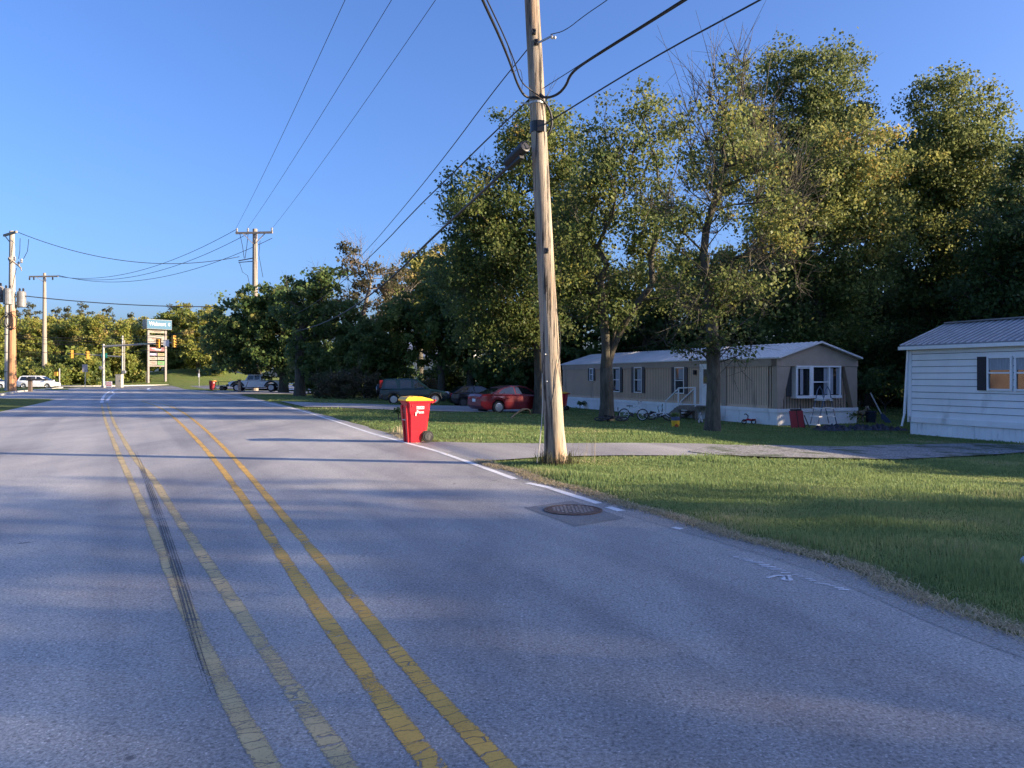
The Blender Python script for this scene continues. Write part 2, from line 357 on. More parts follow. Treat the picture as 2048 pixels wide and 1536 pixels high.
strip('paint_scrawl', [R0(1535,1157), R0(1560,1150), R0(1590,1162), R0(1560,1161), R0(1580,1152)], .035, .006, WHT2, road)
for pts, w in (([(203,806),(206,794),(213,786),(224,780.5),(236,778)], .14), ([(214,802),(220,793),(228,788),(252,784)], .14), ([(300,776),(294,779),(303,782)], .2), ([(160,776.5),(130,781),(90,786),(40,790)], .12), ([(256,781),(274,781.4)], .25), ([(236,778.5),(222,783),(230,788)], .12)):
    strip('white_line', [R0(*p) for p in pts], w * 1.6, .006, WHT2, road)
strip('stop_line', [R0(300,774), R0(386,775.6)], .5, .006, WHT2, road)
# old utility cut in the asphalt with the manhole in it
o = MB().add([R0(1048,1015,.003), R0(1150,1053,.003), R0(1250,1036,.003), R0(1145,1001,.003)], [(0,1,2,3)]).build('asphalt_patch', ASPH3, road)
# paved drive by the pole and the gravel it runs out into
g1a = [G(866,886), G(960,888), G(1100,889), G(1300,888), G(1400,889), G(1500,894), G(1590,903)]
g1b = [R0(925,919), G(1010,922), G(1090,916), G(1250,913), G(1400,914), G(1500,911), G(1590,905)]
g1a[0] = R0(800,875); g1a.insert(1, G(875,886.5))
drive1 = sheet('driveway', g1a, g1b, ASPH2, .028, 70, 8); tag(drive1, kind='structure')
m, n, b = newmat('gravel'); f = noise(n, 30, 4, rough=.8); v = N(n, 'TexVoronoi', Scale=26.0); tc = N(n, 'TexCoord'); n.links.new(tc.outputs['Object'], v.inputs['Vector'])
c = ramp(n, v.outputs['Color'], [(.15, (.14,.135,.13)), (.5, (.27,.265,.26)), (.9, (.42,.41,.40))])
c = mix(n, c, (.06,.085,.03), ramp(n, noise(n, .9, 5), [(.5, (0,0,0)), (.62, (.85,.85,.85))]))
hole = ramp(n, mix(n, noise(n, 1.6, 6), noise(n, 40, 2), .25), [(.36, (1,1,1)), (.40, (0,0,0))])
n.links.new(c, b.inputs['Base Color']); b.inputs['Roughness'].default_value = .95; bump(n, b, f, .9, .04)
t = N(n, 'BsdfTransparent'); ms = N(n, 'MixShader'); n.links.new(hole, ms.inputs[0]); n.links.new(b.outputs[0], ms.inputs[1]); n.links.new(t.outputs[0], ms.inputs[2]); n.links.new(ms.outputs[0], n.nodes['Material Output'].inputs[0])
GRAV = m
g2a = [G(1380,905), G(1430,893), G(1550,893), G(1680,896), G(1800,891), G(1950,889), G(2060,893)]
g2b = [G(1380,907), G(1430,913), G(1550,918), G(1680,920), G(1790,922), G(1950,914), G(2060,906)]
gravel = sheet('gravel_drive', g2a, g2b, GRAV, .042, 60, 10); tag(gravel, kind='structure')
g3a = [R0(560,803.5), G(640,806.5), G(720,808.5), G(800,811), G(900,812), G(1000,812), G(1040,813)]
g3b = [R0(610,815), G(660,815.5), G(740,818.5), G(820,822), G(900,824), G(980,825), G(1040,826)]
drive2 = sheet('driveway', g3a, g3b, ASPH2, .03, 70, 8); tag(drive2, kind='structure')
g4a = [G(425,781.2), G(470,782), G(560,782.5), G(650,783), G(760,784)]
g4b = [R0(470,790), G(500,788.5), G(580,788.5), G(660,789), G(760,790)]
drive3 = sheet('driveway', g4a, g4b, ASPH2, .03, 60, 6); tag(drive3, kind='structure')
# rough gravelly shoulder between paint and grass
sh = [Vector((edge_x(y) - .16, y, 0)) for y in np.arange(-2, 17, .5)]
strip('road_shoulder', sh, .34, .002, asphalt('asphalt_shoulder', (.15,.145,.14), (.46,.44,.42), lines=False), road)
# left kerb, verge and lot
kp = [Vector((-8.05 - .545 * y, y, 0)) for y in (-10, 20, 50, 66, 80)] + [Vector((-53.5, 86, 0)), Vector((-58.8, 98, 0)), Vector((-62, 106, 0)), Vector((-66, 110, 0)), Vector((-75, 112, 0)), Vector((-95, 112, 0))]
mb = MB(); P = smooth_line(kp, 2)
for a, b in zip(P, P[1:]):
    mb.bar(a + Vector((0, 0, .05)), b + Vector((0, 0, .05)), .32, .16)
kerb = mb.build('kerb', CONC); tag(kerb, kind='structure')
fk = [Vector(p) for p in ((-95, 119, 0), (-75, 119.5, 0), (-66.5, 121, 0), (-64, 124, 0), (-62.6, 131.5, 0), (-56.4, 143.5, 0), (-46, 153.6, 0), (30, 186, 0))]
mb = MB(); P = smooth_line(fk, 2)
for a, b in zip(P, P[1:]): mb.bar(a + Vector((0, 0, .06)), b + Vector((0, 0, .06)), .5, .18)
o = mb.build('kerb', CONC); tag(o, kind='structure')
sheet_lot = MB().add([(-63, 108, .21), (-130, 98, .21), (-130, 119, .21), (-66, 119, .21)], [(0,1,2,3)]).build('parking_lot', asphalt('asphalt_lot', (.12,.12,.12), (.30,.30,.29), lines=False)); tag(sheet_lot, kind='structure')

# ------------------------------------------------------------------ trees
def pip(px, py, poly):
    ins = np.zeros(len(px), bool); n = len(poly)
    for i in range(n):
        x1, y1 = poly[i][:2]; x2, y2 = poly[(i + 1) % n][:2]
        c = ((y1 > py) != (y2 > py)) & (px < (x2 - x1) * (py - y1) / ((y2 - y1) or 1e-9) + x1); ins ^= c
    return ins
def leaf_cloud(centers, radii, counts, tints, size, flat=.7, rng=RNG, droop=.35):
    """leaf-sized folded faces scattered through clumps"""
    idx = np.repeat(np.arange(len(centers)), counts); n = len(idx)
    g = rng.normal(size=(n, 3)); g /= np.linalg.norm(g, axis=1)[:, None] + 1e-9; g *= (rng.random(n) ** .62)[:, None]
    g[:, 2] *= flat
    P = centers[idx] + g * radii[idx][:, None]
    nrm = rng.normal(size=(n, 3)) * .8; nrm[:, 2] += .75; nrm /= np.linalg.norm(nrm, axis=1)[:, None]
    a = rng.normal(size=(n, 3)); a -= nrm * (a * nrm).sum(1)[:, None]; a /= np.linalg.norm(a, axis=1)[:, None]
    a[:, 2] -= droop; b = np.cross(nrm, a)
    s = (size * rng.uniform(.6, 1.35, n))[:, None]
    V = np.empty((n, 5, 3)); 
    V[:, 0] = P - a * s * .5; V[:, 1] = P + b * s * .52 - a * s * .08 + nrm * s * .06; V[:, 2] = P + b * s * .22 + a * s * .22; V[:, 3] = P + a * s * .62; V[:, 4] = P - b * s * .46 + a * s * .05 + nrm * s * .06
    F = np.arange(n * 5).reshape(n, 5)
    t = np.clip(tints[idx] + rng.normal(0, .10, n), 0, 1)
    return V.reshape(-1, 3), F, t
def skeleton(root, fork, leader, tips, tr, rng, seg=.7, limbs=()):
    """trunk up to fork, leader on up, then every tip joined to the nearest sensible limb; returns nodes, parents, radii"""
    nodes = []; par = []; plen = []
    nt = max(3, int(fork[2] / .8))
    for i in range(nt + 1):
        t = i / nt; p = root + (fork - root) * t + np.array([math.sin(t * 4) * .04 * fork[2] * .2, math.cos(t * 5) * .03 * fork[2] * .2, 0]); nodes.append(p); par.append(i - 1); plen.append(0.)
    if leader is not None:
        nl = max(2, int(np.linalg.norm(leader - fork) / .8)); last = len(nodes) - 1
        ph = rng.uniform(0, 6, 2)
        for i in range(1, nl + 1):
            t = i / nl; nodes.append(fork + (leader - fork) * t + np.array([math.sin(t * 5 + ph[0]) - math.sin(ph[0]), math.sin(t * 4 + ph[1]) - math.sin(ph[1]), 0]) * .35); par.append(last); last = len(nodes) - 1; plen.append(.35 * np.linalg.norm(leader - fork) * t)
    for e in limbs:                                            # main limbs that leave the fork
        e = np.array(e); nl = max(2, int(np.linalg.norm(e - fork) / .7)); last = nt; bw = rng.normal(0, .12, 3)
        for i in range(1, nl + 1):
            t = i / nl; nodes.append(fork + (e - fork) * t + bw * 4 * t * (1 - t)); par.append(last); last = len(nodes) - 1; plen.append(.25 * np.linalg.norm(e - fork) * t)
    f0 = max(2, int(nt * (.62 if not len(limbs) else .95)))
    d = np.linalg.norm(tips - fork, axis=1); order = np.argsort(d); ends = []
    for k in order:
        p = tips[k]; A = np.array(nodes[f0:]); v = p - A; dist = np.linalg.norm(v, axis=1) + 1e-6
        cost = dist * (1 + 1.1 * np.clip(-v[:, 2] / dist + .15, 0, 1.2)) + .42 * np.array(plen[f0:]); j = int(np.argmin(cost)); q = A[j]; L = dist[j]
        ns = max(1, int(L / seg)); last = f0 + j; bow = rng.normal(0, .07 * L, 3); bow[2] = abs(bow[2]) * .3 - .1 * L * (v[j, 2] / L > .3)
        for i in range(1, ns + 1):
            t = i / ns; nodes.append(q + (p - q) * t + bow * 4 * t * (1 - t) * .6 + rng.normal(0, .03, 3)); par.append(last); last = len(nodes) - 1; plen.append(plen[f0 + j] + L * t)
        ends.append((k, last))
    n = len(nodes); nodes = np.array(nodes); w = np.zeros(n)
    kids = np.zeros(n)
    for i in range(n - 1, -1, -1):
        if w[i] == 0: w[i] = 1.0
        if par[i] >= 0: w[par[i]] += w[i]
    r = tr * (w / w[0]) ** .60
    return nodes, par, np.maximum(r, .009), ends, nt
def branch_mesh(nodes, par, r, nt, flare=1.35):
    mb = MB()
    tp = [Vector(nodes[i].tolist()) for i in range(nt + 1)]
    rr = [max(r[i], r[0] * .62) * (1 + (flare - 1) * math.exp(-i * 1.5)) for i in range(nt + 1)]
    mb.tube([tp[0] - Vector((0, 0, .3))] + tp, [rr[0] * 1.1] + rr, 12)
    for i in range(nt + 1, len(nodes)):
        j = par[i]; rj = min(r[j], r[i] * 1.45 + .004); mb.cone(nodes[j].tolist(), nodes[i].tolist(), rj, r[i], 7 if r[i] > .05 else 4 if r[i] > .02 else 3, False)
    return mb
def make_tree(name, label, cat, base, fork_h, blobs, tr, mat, bark, tip_gap=.95, leaf=.17, per=70, clump=.62, bare=0., tint=(.35, .2), lean=(0, 0), leader=True, seed=1, group=None, twigs=0, limbs=(), flat=.7):
    """blobs: (centre xyz rel. to base, radii xyz, density, tint shift)"""
    rng = np.random.default_rng(seed); root = thing(name, label, cat, base, 0, group)
    T = []; K = []; tn = []
    for c, rd, dens, tsh in blobs:
        vol = 4.19 * rd[0] * rd[1] * rd[2]; n = max(6, int(vol / tip_gap ** 3 * dens * 1.9))
        g = rng.normal(size=(n, 3)); g /= np.linalg.norm(g, axis=1)[:, None]; g *= (rng.random(n) ** .42)[:, None]
        wob = 1 + .18 * np.sin(g[:, 0:1] * 5 + seed) * np.cos(g[:, 2:3] * 6 + seed * 2)
        T.append(np.array(c) + g * np.array(rd) * wob); K.append(np.full(n, 1.)); tn.append(np.full(n, tsh))
    T = np.concatenate(T); tn = np.concatenate(tn); T[:, 2] = np.maximum(T[:, 2], .35)
    cen = T.mean(0); top = T[:, 2].max()
    fork = np.array([lean[0], lean[1], fork_h]) ; ld = np.array([cen[0] * .8 + lean[0] * .2, cen[1] * .8, fork_h + (top - fork_h) * .62]) if leader else None
    nodes, par, r, ends, nt_ = skeleton(np.zeros(3), fork, ld, T, tr, rng, limbs=limbs)
    mb = branch_mesh(nodes, par, r, nt_)
    nb = rng.random(len(T)) < bare
    for k in range(len(T)):                                   # bare twigs
        if nb[k] and twigs:
            p = T[k]; out = p - cen; out /= np.linalg.norm(out) + 1e-6
            for q in range(twigs):
                d = out * .6 + rng.normal(0, .55, 3) + np.array([0, 0, .55]); L = rng.uniform(.5, 1.3); m_ = p + d * L * .5 + rng.normal(0, .06, 3); e = m_ + d * L * .5 + rng.normal(0, .1, 3)
                mb.cone(p.tolist(), m_.tolist(), .014, .010, 3, False); mb.cone(m_.tolist(), e.tolist(), .010, .005, 3, False)
                e2 = m_ + rng.normal(0, .3, 3) + d * .2; mb.cone(m_.tolist(), e2.tolist(), .008, .004, 3, False)
    mb.build('trunk', bark, root, smooth=True)
    keep = ~nb; C = T[keep]; 
    if len(C):
        cnt = np.maximum(4, rng.normal(per, per * .3, len(C)).astype(int)); rad = clump * rng.uniform(.65, 1.3, len(C))
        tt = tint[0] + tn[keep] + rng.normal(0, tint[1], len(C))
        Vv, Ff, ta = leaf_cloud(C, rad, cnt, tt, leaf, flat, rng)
        Vv[:, 2] = np.maximum(Vv[:, 2], .03)
        link('crown', raw_mesh('crown', Vv, Ff, ta), mat, root)
    return root
def pxb(base, D, items):
    """crown masses given where they stand: (px, py, rx, rz in photo pixels, density, tint, depth offset)"""
    out = []
    for it in items:
        px, py, rx, rz = it[:4]; dens = it[4] if len(it) > 4 else 1; ts = it[5] if len(it) > 5 else 0; dd = it[6] if len(it) > 6 else 0
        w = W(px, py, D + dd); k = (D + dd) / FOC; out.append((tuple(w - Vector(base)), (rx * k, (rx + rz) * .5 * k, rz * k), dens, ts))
    return out
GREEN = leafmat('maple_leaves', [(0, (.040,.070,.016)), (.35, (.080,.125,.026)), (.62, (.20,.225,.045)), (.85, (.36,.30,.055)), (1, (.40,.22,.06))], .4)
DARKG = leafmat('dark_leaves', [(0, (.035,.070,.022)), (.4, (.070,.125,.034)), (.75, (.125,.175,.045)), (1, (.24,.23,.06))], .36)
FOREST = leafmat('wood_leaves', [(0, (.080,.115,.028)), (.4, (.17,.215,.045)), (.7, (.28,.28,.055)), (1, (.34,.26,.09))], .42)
BROWNB = leafmat('brown_brush', [(0, (.030,.028,.016)), (.4, (.055,.055,.026)), (.8, (.10,.075,.04)), (1, (.14,.09,.05))], .25)
YELG = leafmat('yellow_leaves', [(0, (.11,.14,.02)), (.5, (.22,.22,.03)), (1, (.36,.28,.03))], .4)
# --- the maples in the yard
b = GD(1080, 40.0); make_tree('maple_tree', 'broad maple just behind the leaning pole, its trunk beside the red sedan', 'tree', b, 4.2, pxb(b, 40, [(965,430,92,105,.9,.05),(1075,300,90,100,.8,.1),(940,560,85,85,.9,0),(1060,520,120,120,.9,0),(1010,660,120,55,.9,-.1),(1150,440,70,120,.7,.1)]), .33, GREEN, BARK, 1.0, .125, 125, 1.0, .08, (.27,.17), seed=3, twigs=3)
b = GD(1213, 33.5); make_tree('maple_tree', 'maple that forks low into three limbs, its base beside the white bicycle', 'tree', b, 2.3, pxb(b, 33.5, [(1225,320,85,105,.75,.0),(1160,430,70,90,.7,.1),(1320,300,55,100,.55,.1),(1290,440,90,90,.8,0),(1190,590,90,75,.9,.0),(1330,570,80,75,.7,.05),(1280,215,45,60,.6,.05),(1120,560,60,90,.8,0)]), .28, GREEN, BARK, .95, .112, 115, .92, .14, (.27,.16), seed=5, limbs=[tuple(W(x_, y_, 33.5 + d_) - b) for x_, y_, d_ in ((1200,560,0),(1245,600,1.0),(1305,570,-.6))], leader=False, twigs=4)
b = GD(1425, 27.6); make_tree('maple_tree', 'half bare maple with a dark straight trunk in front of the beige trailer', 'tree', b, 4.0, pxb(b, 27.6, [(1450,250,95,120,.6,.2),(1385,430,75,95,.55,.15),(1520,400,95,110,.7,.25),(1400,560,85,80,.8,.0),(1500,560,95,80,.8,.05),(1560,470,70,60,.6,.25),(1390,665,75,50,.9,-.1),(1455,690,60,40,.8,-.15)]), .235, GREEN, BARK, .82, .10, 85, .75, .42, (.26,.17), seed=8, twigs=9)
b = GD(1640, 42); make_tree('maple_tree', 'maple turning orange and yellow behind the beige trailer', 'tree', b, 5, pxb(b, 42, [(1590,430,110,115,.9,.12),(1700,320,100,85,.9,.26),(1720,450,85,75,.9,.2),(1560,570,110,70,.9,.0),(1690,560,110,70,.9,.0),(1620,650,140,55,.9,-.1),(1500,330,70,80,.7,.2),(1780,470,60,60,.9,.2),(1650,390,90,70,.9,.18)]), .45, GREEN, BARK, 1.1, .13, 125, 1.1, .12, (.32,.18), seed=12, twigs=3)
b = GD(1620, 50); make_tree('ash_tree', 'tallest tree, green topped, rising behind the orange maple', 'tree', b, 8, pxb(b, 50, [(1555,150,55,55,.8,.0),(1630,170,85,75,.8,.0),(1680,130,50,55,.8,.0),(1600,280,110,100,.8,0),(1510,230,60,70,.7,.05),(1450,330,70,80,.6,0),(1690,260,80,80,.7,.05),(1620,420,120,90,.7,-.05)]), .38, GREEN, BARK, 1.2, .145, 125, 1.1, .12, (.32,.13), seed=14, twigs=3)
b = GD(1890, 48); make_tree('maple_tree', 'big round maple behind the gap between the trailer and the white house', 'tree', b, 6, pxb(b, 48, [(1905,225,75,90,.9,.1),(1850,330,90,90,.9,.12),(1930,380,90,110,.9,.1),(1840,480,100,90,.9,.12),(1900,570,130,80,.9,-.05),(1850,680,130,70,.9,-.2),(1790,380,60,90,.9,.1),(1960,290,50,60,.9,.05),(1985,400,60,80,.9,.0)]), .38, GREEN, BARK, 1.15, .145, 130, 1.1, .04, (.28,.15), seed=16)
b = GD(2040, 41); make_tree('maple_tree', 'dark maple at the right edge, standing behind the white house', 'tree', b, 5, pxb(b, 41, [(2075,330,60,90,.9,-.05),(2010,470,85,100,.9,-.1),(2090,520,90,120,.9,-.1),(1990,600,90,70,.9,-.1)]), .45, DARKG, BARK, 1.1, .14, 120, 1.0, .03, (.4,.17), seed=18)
# --- the dark wood behind the trailer: each tree its own
wood = [(940, 62, 'behind the black hatchback', [(930,600,95,90),(950,700,90,60)]), (1040, 60, 'behind the red sedan', [(1040,650,105,85),(1010,740,80,35)]), (1150, 58, 'behind the far end of the beige trailer', [(1140,600,90,120),(1150,720,80,55)]), (1290, 56, 'behind the beige trailer, left of its door', [(1290,620,110,110),(1300,700,90,50)]), (1440, 54, 'behind the beige trailer roof, right of the dead topped maple', [(1440,600,110,110),(1460,690,90,60)]),
        (1570, 53, 'behind the beige trailer gable', [(1570,610,110,100),(1580,720,90,60)]), (1740, 52, 'behind the dog in the gap beside the trailer', [(1740,610,110,110),(1740,735,80,60)]), (1860, 54, 'behind the left end of the white house', [(1850,640,110,100),(1880,750,80,50)]), (1990, 52, 'behind the roof of the white house', [(1990,610,110,110),(2010,720,90,60)]), (2110, 50, 'behind the white house at the right edge', [(2110,600,110,130)])]
for i, (px, D, where, bl) in enumerate(wood):
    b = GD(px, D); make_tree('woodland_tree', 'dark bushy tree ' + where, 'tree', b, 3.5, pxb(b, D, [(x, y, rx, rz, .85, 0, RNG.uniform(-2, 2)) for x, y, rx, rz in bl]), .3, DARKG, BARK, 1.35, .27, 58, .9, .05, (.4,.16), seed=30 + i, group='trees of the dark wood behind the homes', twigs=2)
# --- middle distance
b = GD(882, 62); make_tree('maple_tree', 'slim dark trunked tree right behind the green car bonnet', 'tree', b, 4, pxb(b, 62, [(860,640,90,75,.9,.0),(905,560,65,65,.8,.1),(835,700,60,40,.8,0),(930,680,50,50,.8,-.1),(810,640,50,50,.8,0)]), .3, GREEN, BARK, 1.3, .25, 56, .8, .05, (.34,.2), seed=51)
b = GD(840, 84); make_tree('locust_tree', 'bright yellow green tree rising behind the green car', 'tree', b, 5, pxb(b, 84, [(835,570,60,70,.9,.2),(865,530,55,40,.9,.2),(800,620,50,60,.9,.15),(880,610,60,60,.9,.1)]), .35, FOREST, BARK, 1.6, .32, 60, 1.0, .05, (.55,.2), seed=52)
b = GD(735, 68); make_tree('dying_tree', 'half dead tree with bare grey upper branches above the dark hedge', 'tree', b, 5, pxb(b, 68, [(700,530,35,55,.9,.1),(735,540,35,40,.8,.1),(775,570,60,50,.7,.15),(710,620,70,60,.7,.1),(770,650,60,55,.7,-.1)]), .3, BROWNB, BARKL, 1.25, .22, 34, .75, .45, (.45,.2), seed=53, twigs=6)
b = GD(599, 65); make_tree('maple_tree', 'dark maple with a thick snagged trunk between the pickup and the hedge', 'tree', b, 5.5, pxb(b, 65, [(650,570,50,45,.9,.05),(610,620,65,60,.9,-.05),(690,640,60,55,.9,-.1),(640,700,70,50,.8,-.1),(720,700,50,45,.8,-.1)]), .40, DARKG, BARK, 1.3, .25, 58, .8, .12, (.42,.18), seed=54, twigs=4)
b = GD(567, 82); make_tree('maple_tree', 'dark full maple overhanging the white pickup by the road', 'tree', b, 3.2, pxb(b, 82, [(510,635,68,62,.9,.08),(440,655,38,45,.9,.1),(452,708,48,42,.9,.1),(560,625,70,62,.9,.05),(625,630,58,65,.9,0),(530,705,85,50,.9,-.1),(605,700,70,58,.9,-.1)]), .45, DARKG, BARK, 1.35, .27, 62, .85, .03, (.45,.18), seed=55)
def bush(name, label, px, D, items, mat, per=60, leaf=.12, gap=.6, clump=.45, tint=(.4,.2), seed=1, bare=0, twigs=0, cat='bush', tr=.05, gy=None):
    b = G(px, gy) if gy else GD(px, D); D = b.y
    return make_tree(name, label, cat, b, .35, pxb(b, D, items), tr, mat, BARK, gap, leaf, per, clump, bare, tint, seed=seed, leader=False, twigs=twigs)
bush('hedge_bush', 'brownish brushy hedge bush left of the green car', 690, 58, [(660,775,40,34),(710,775,45,38),(755,778,28,30)], BROWNB, 60, .12, .7, .5, seed=61, bare=.15, twigs=3)
bush('lilac_bush', 'tall green bush behind the brushy hedge', 735, 64, [(735,705,55,62),(785,725,45,48),(690,725,45,48),(640,735,35,35)], DARKG, 66, .17, .8, .6, (.5,.15), seed=62)
bush('forsythia_bush', 'yellow green bush lit by the sun behind the black hatchback', 962, 66, [(962,758,18,18)], YELG, 60, .14, .6, .4, seed=63)
bush('forsythia_bush', 'low yellow bush above the wooden rail fence', 925, 72, [(925,752,14,8)], YELG, 50, .14, .6, .4, seed=64)
bush('brush', 'rusty brown weeds between the green car and the slim tree', 865, 66, [(862,772,26,16)], BROWNB, 60, .12, .6, .4, (.75,.2), seed=65)
bush('shrub', 'small dark blue grey shrub on the lawn beside the red bin', 797, 30, [(796,831,10,9)], DARKG, 50, .06, .25, .16, (.2,.1), seed=66, tr=.02, gy=840)
bush('shrub', 'straggly bush at the right corner of the trailer skirting', 1695, 34, [(1697,832,20,16)], GREEN, 30, .06, .35, .2, (.4,.2), seed=67, bare=.3, twigs=3, tr=.02)
bush('shrub', 'dark weeds at the foot of the trailer beside the far bin', 1160, 49, [(1160,815,14,6)], DARKG, 40, .08, .4, .22, seed=68, tr=.02)
bush('tall_bush', 'dark bush at the edge of the wood behind the dog', 1770, 44, [(1775,765,40,35),(1735,770,30,30)], DARKG, 40, .16, .8, .6, seed=69)
# --- the sunlit wood beyond the crossing
def fb(items): return [((x, y, z), (rx, ry, rz), .9, t) for x, y, z, rx, ry, rz, t in items]
fa = make_tree('wood_tree', 'x', 'tree', (0, 0, 0), 3, fb([(0,0,7.5,4.2,4,4.5,0),(-1.5,0,11,2.6,2.6,2.6,.1),(1.8,.5,4.5,3,3,2.6,-.1),(-2.6,-.5,4,2.5,2.5,2.5,-.1)]), .3, FOREST, BARK, 1.5, .36, 64, 1.05, .04, (.5,.17), seed=71, group='trees of the sunlit wood')
fbb = make_tree('wood_tree', 'x', 'tree', (0, 0, 0), 4, fb([(0,0,6,3.4,3.4,3.6,0),(.8,0,10,2.6,2.4,2.6,.05),(-2,0,4,2.4,2.4,2.2,0),(1.5,-1,3.4,2.5,2.5,2,-.1)]), .28, FOREST, BARK, 1.45, .34, 64, 1.0, .04, (.6,.17), seed=72, group='trees of the sunlit wood')
fcc = make_tree('pine_tree', 'x', 'tree', (0, 0, 0), 7, fb([(0,0,14.5,1.6,1.6,1.6,0),(.3,0,11.6,2.8,2.6,1.2,-.1),(-1.5,0,9.5,2.2,2.2,.9,-.1),(1.6,0,9,2.4,2.2,.9,-.1),(0,0,16.5,.9,.9,.8,0)]), .25, leafmat('pine_needles', [(0, (.05,.062,.035)), (.5, (.08,.085,.045)), (1, (.12,.10,.06))], .2), BARK, 1.25, .26, 58, .7, .1, (.45,.2), seed=73, group='pines standing above the sunlit wood', twigs=3)
spots = [(fa,20,150,1.0,'tall yellow green tree of the far wood behind the transformer pole'), (fbb,75,146,1.0,'leafy tree of the far wood behind the thin wooden pole'), (fa,130,152,.95,'broad tree of the far wood between the thin pole and the traffic signal'), (fbb,190,148,1.05,'yellow green tree of the far wood behind the traffic lights on the short arm'), (fbb,238,138,.86,'bright yellow tree drooping beside the second signal pole'), (fa,285,168,1.0,'tree of the far wood behind the left leg of the store sign'), (fa,345,160,1.08,'full green tree of the far wood right of the store sign'), (fbb,395,150,1.0,'green tree of the far wood behind the small road sign on the mound'), (fa,440,158,1.02,'tree of the far wood partly behind the roadside maple'), (fa,-25,140,1.0,'tree of the far wood at the left edge of the view'), (fa,470,175,1.05,'tree of the far wood deep behind the roadside maple'), (fbb,320,176,1.1,'tree of the far wood peeping over the store sign'), (fbb,105,168,1.1,'rear tree of the far wood above the minivan'), (fa,165,172,1.05,'rear tree of the far wood above the crossing'), (fbb,520,170,1.0,'tree of the far wood behind the tall pole'), (fbb,50,165,1.1,'rear tree of the far wood between the two left poles'), (fa,232,176,.95,'rear tree of the far wood over the signal arm'), (fbb,420,178,1.05,'rear tree of the far wood beside the roadside maple'), (fa,268,176,1.0,'rear tree of the far wood left of the store sign'), (fbb,378,176,1.0,'rear tree of the far wood right of the store sign')]
used = {}
for i, (p, px, D, s, lab) in enumerate(spots):
    o = p if p not in used else copy_tree(p); used[p] = 1
    o.location = GD(px, D); o.rotation_euler = (0, 0, i * 1.7); o.scale = (s, s, s * RNG.uniform(.95, 1.08)); o['label'] = lab
for i, (px, D, s, lab) in enumerate([(30,176,1.05,'grey green pine above the wood near the transformer pole'), (62,184,1.1,'pine above the wood right of the transformer pole'), (112,180,1.0,'pine above the wood right of the thin pole'), (135,186,1.05,'second pine right of the thin pole'), (168,182,1.08,'spiky pine above the wood left of the signal'), (214,178,1.0,'pine crown above the traffic signal'), (262,184,.95,'low pine crown left of the store sign'), (345,190,1.1,'pine crown right above the store sign')]):
    o = fcc if i == 0 else copy_tree(fcc); o.location = GD(px, D); o.rotation_euler = (0, 0, i * 2.1); o.scale = (s, s, s * .96); o['label'] = lab
fu = make_tree('roadside_bush', 'x', 'bush', (0, 0, 0), .5, fb([(0,0,1.6,2.4,1.8,1.6,0),(1.6,.3,1.2,1.6,1.4,1.2,0),(-1.7,0,1.1,1.5,1.4,1.1,0)]), .08, FOREST, BARK, .95, .26, 50, .7, .05, (.35,.2), seed=75, group='bushes along the foot of the wood', leader=False)
for i, (px, D, s, lab) in enumerate([(55,128,1.4,'dark bush behind the white minivan'), (135,130,1.5,'bush left of the grey square sign'), (165,132,1.9,'big loose bush behind the grey square sign'), (265,140,1.1,'bush left of the leg of the store sign'), (345,160,1.5,'dark bush right of the store sign on the mound'), (395,158,1.5,'brown green bush beside the small road sign'), (440,150,1.4,'bush behind the far red bin'), (5,122,1.2,'bush behind the white car at the left edge'), (100,126,1.1,'low bush between minivan and yellow sign')]):
    o = fu if i == 0 else copy_tree(fu); o.location = GD(px, D); o.rotation_euler = (0, 0, i * 1.3); o.scale = (s, s, s * 1.05); o['label'] = lab
# --- trees past the right edge of the view: they throw the long shadows over road and lawn
def off(src, x, y, s, rz, lab, sz=None):
    o = copy_tree(src); o.location = GX(x, y); o.scale = (s, s, sz or s); o.rotation_euler = (0, 0, rz); o['label'] = lab; o['group'] = 'yard trees outside the view'
shade = make_tree('shade_tree', 'thin leaved yard tree past the right edge of the view', 'tree', GX(27, 6.2), 2, fb([(0,0,5,3.4,3.4,4.2,0),(0,0,9.2,3,3,2.6,0),(0,0,2,2.8,2.8,2,0)]), .3, DARKG, BARK, 1.2, .22, 17, 1.35, 0, (.4,.15), seed=77, group='yard trees outside the view')
shade.location = GX(49, -1.0); shade.scale = (1.3, 1.3, 1.35)
for i in range(15): off(shade, (45, 53, 60)[i % 3] + RNG.uniform(-1, 1), .2 - 1.75 * i - (i % 3) * 1.0, 1.3 + .08 * (i % 3), i * 1.1, 'thin leaved yard tree past the right edge of the view', 1.38)
dense = make_tree('shade_tree', 'full leaved yard tree past the right edge of the view', 'tree', GX(24.5, 31.8), 1.5, fb([(0,0,5,3.2,3.2,4.2,0),(0,0,9,3,3,2.6,0),(0,0,2,3,3,2,0)]), .3, DARKG, BARK, 1.2, .30, 26, 1.0, 0, (.4,.15), seed=78, group='yard trees outside the view')
dense.scale = (.62, .62, .62)
for i, (x, y, s) in enumerate([(28,31.2,.6),(26.5,35.5,.7),(28.5,39.5,.75),(31,44,.8),(33,49,.8),(34,33,.75),(38,38,1.4),(42,46,1.5),(46,54,1.6),(54,60,1.75),(60,68,1.7),(30.5,23.5,.95),(31.5,27.5,1.0),(34,31.5,1.05),(23,12.2,.42),(23.5,9,.42),(25,15.6,.42),(25.5,19,.42),(25,23,.42),(24.5,27.5,.42)]): off(dense, x, y, s, i * 1.4, 'full leaved yard tree past the right edge of the view')
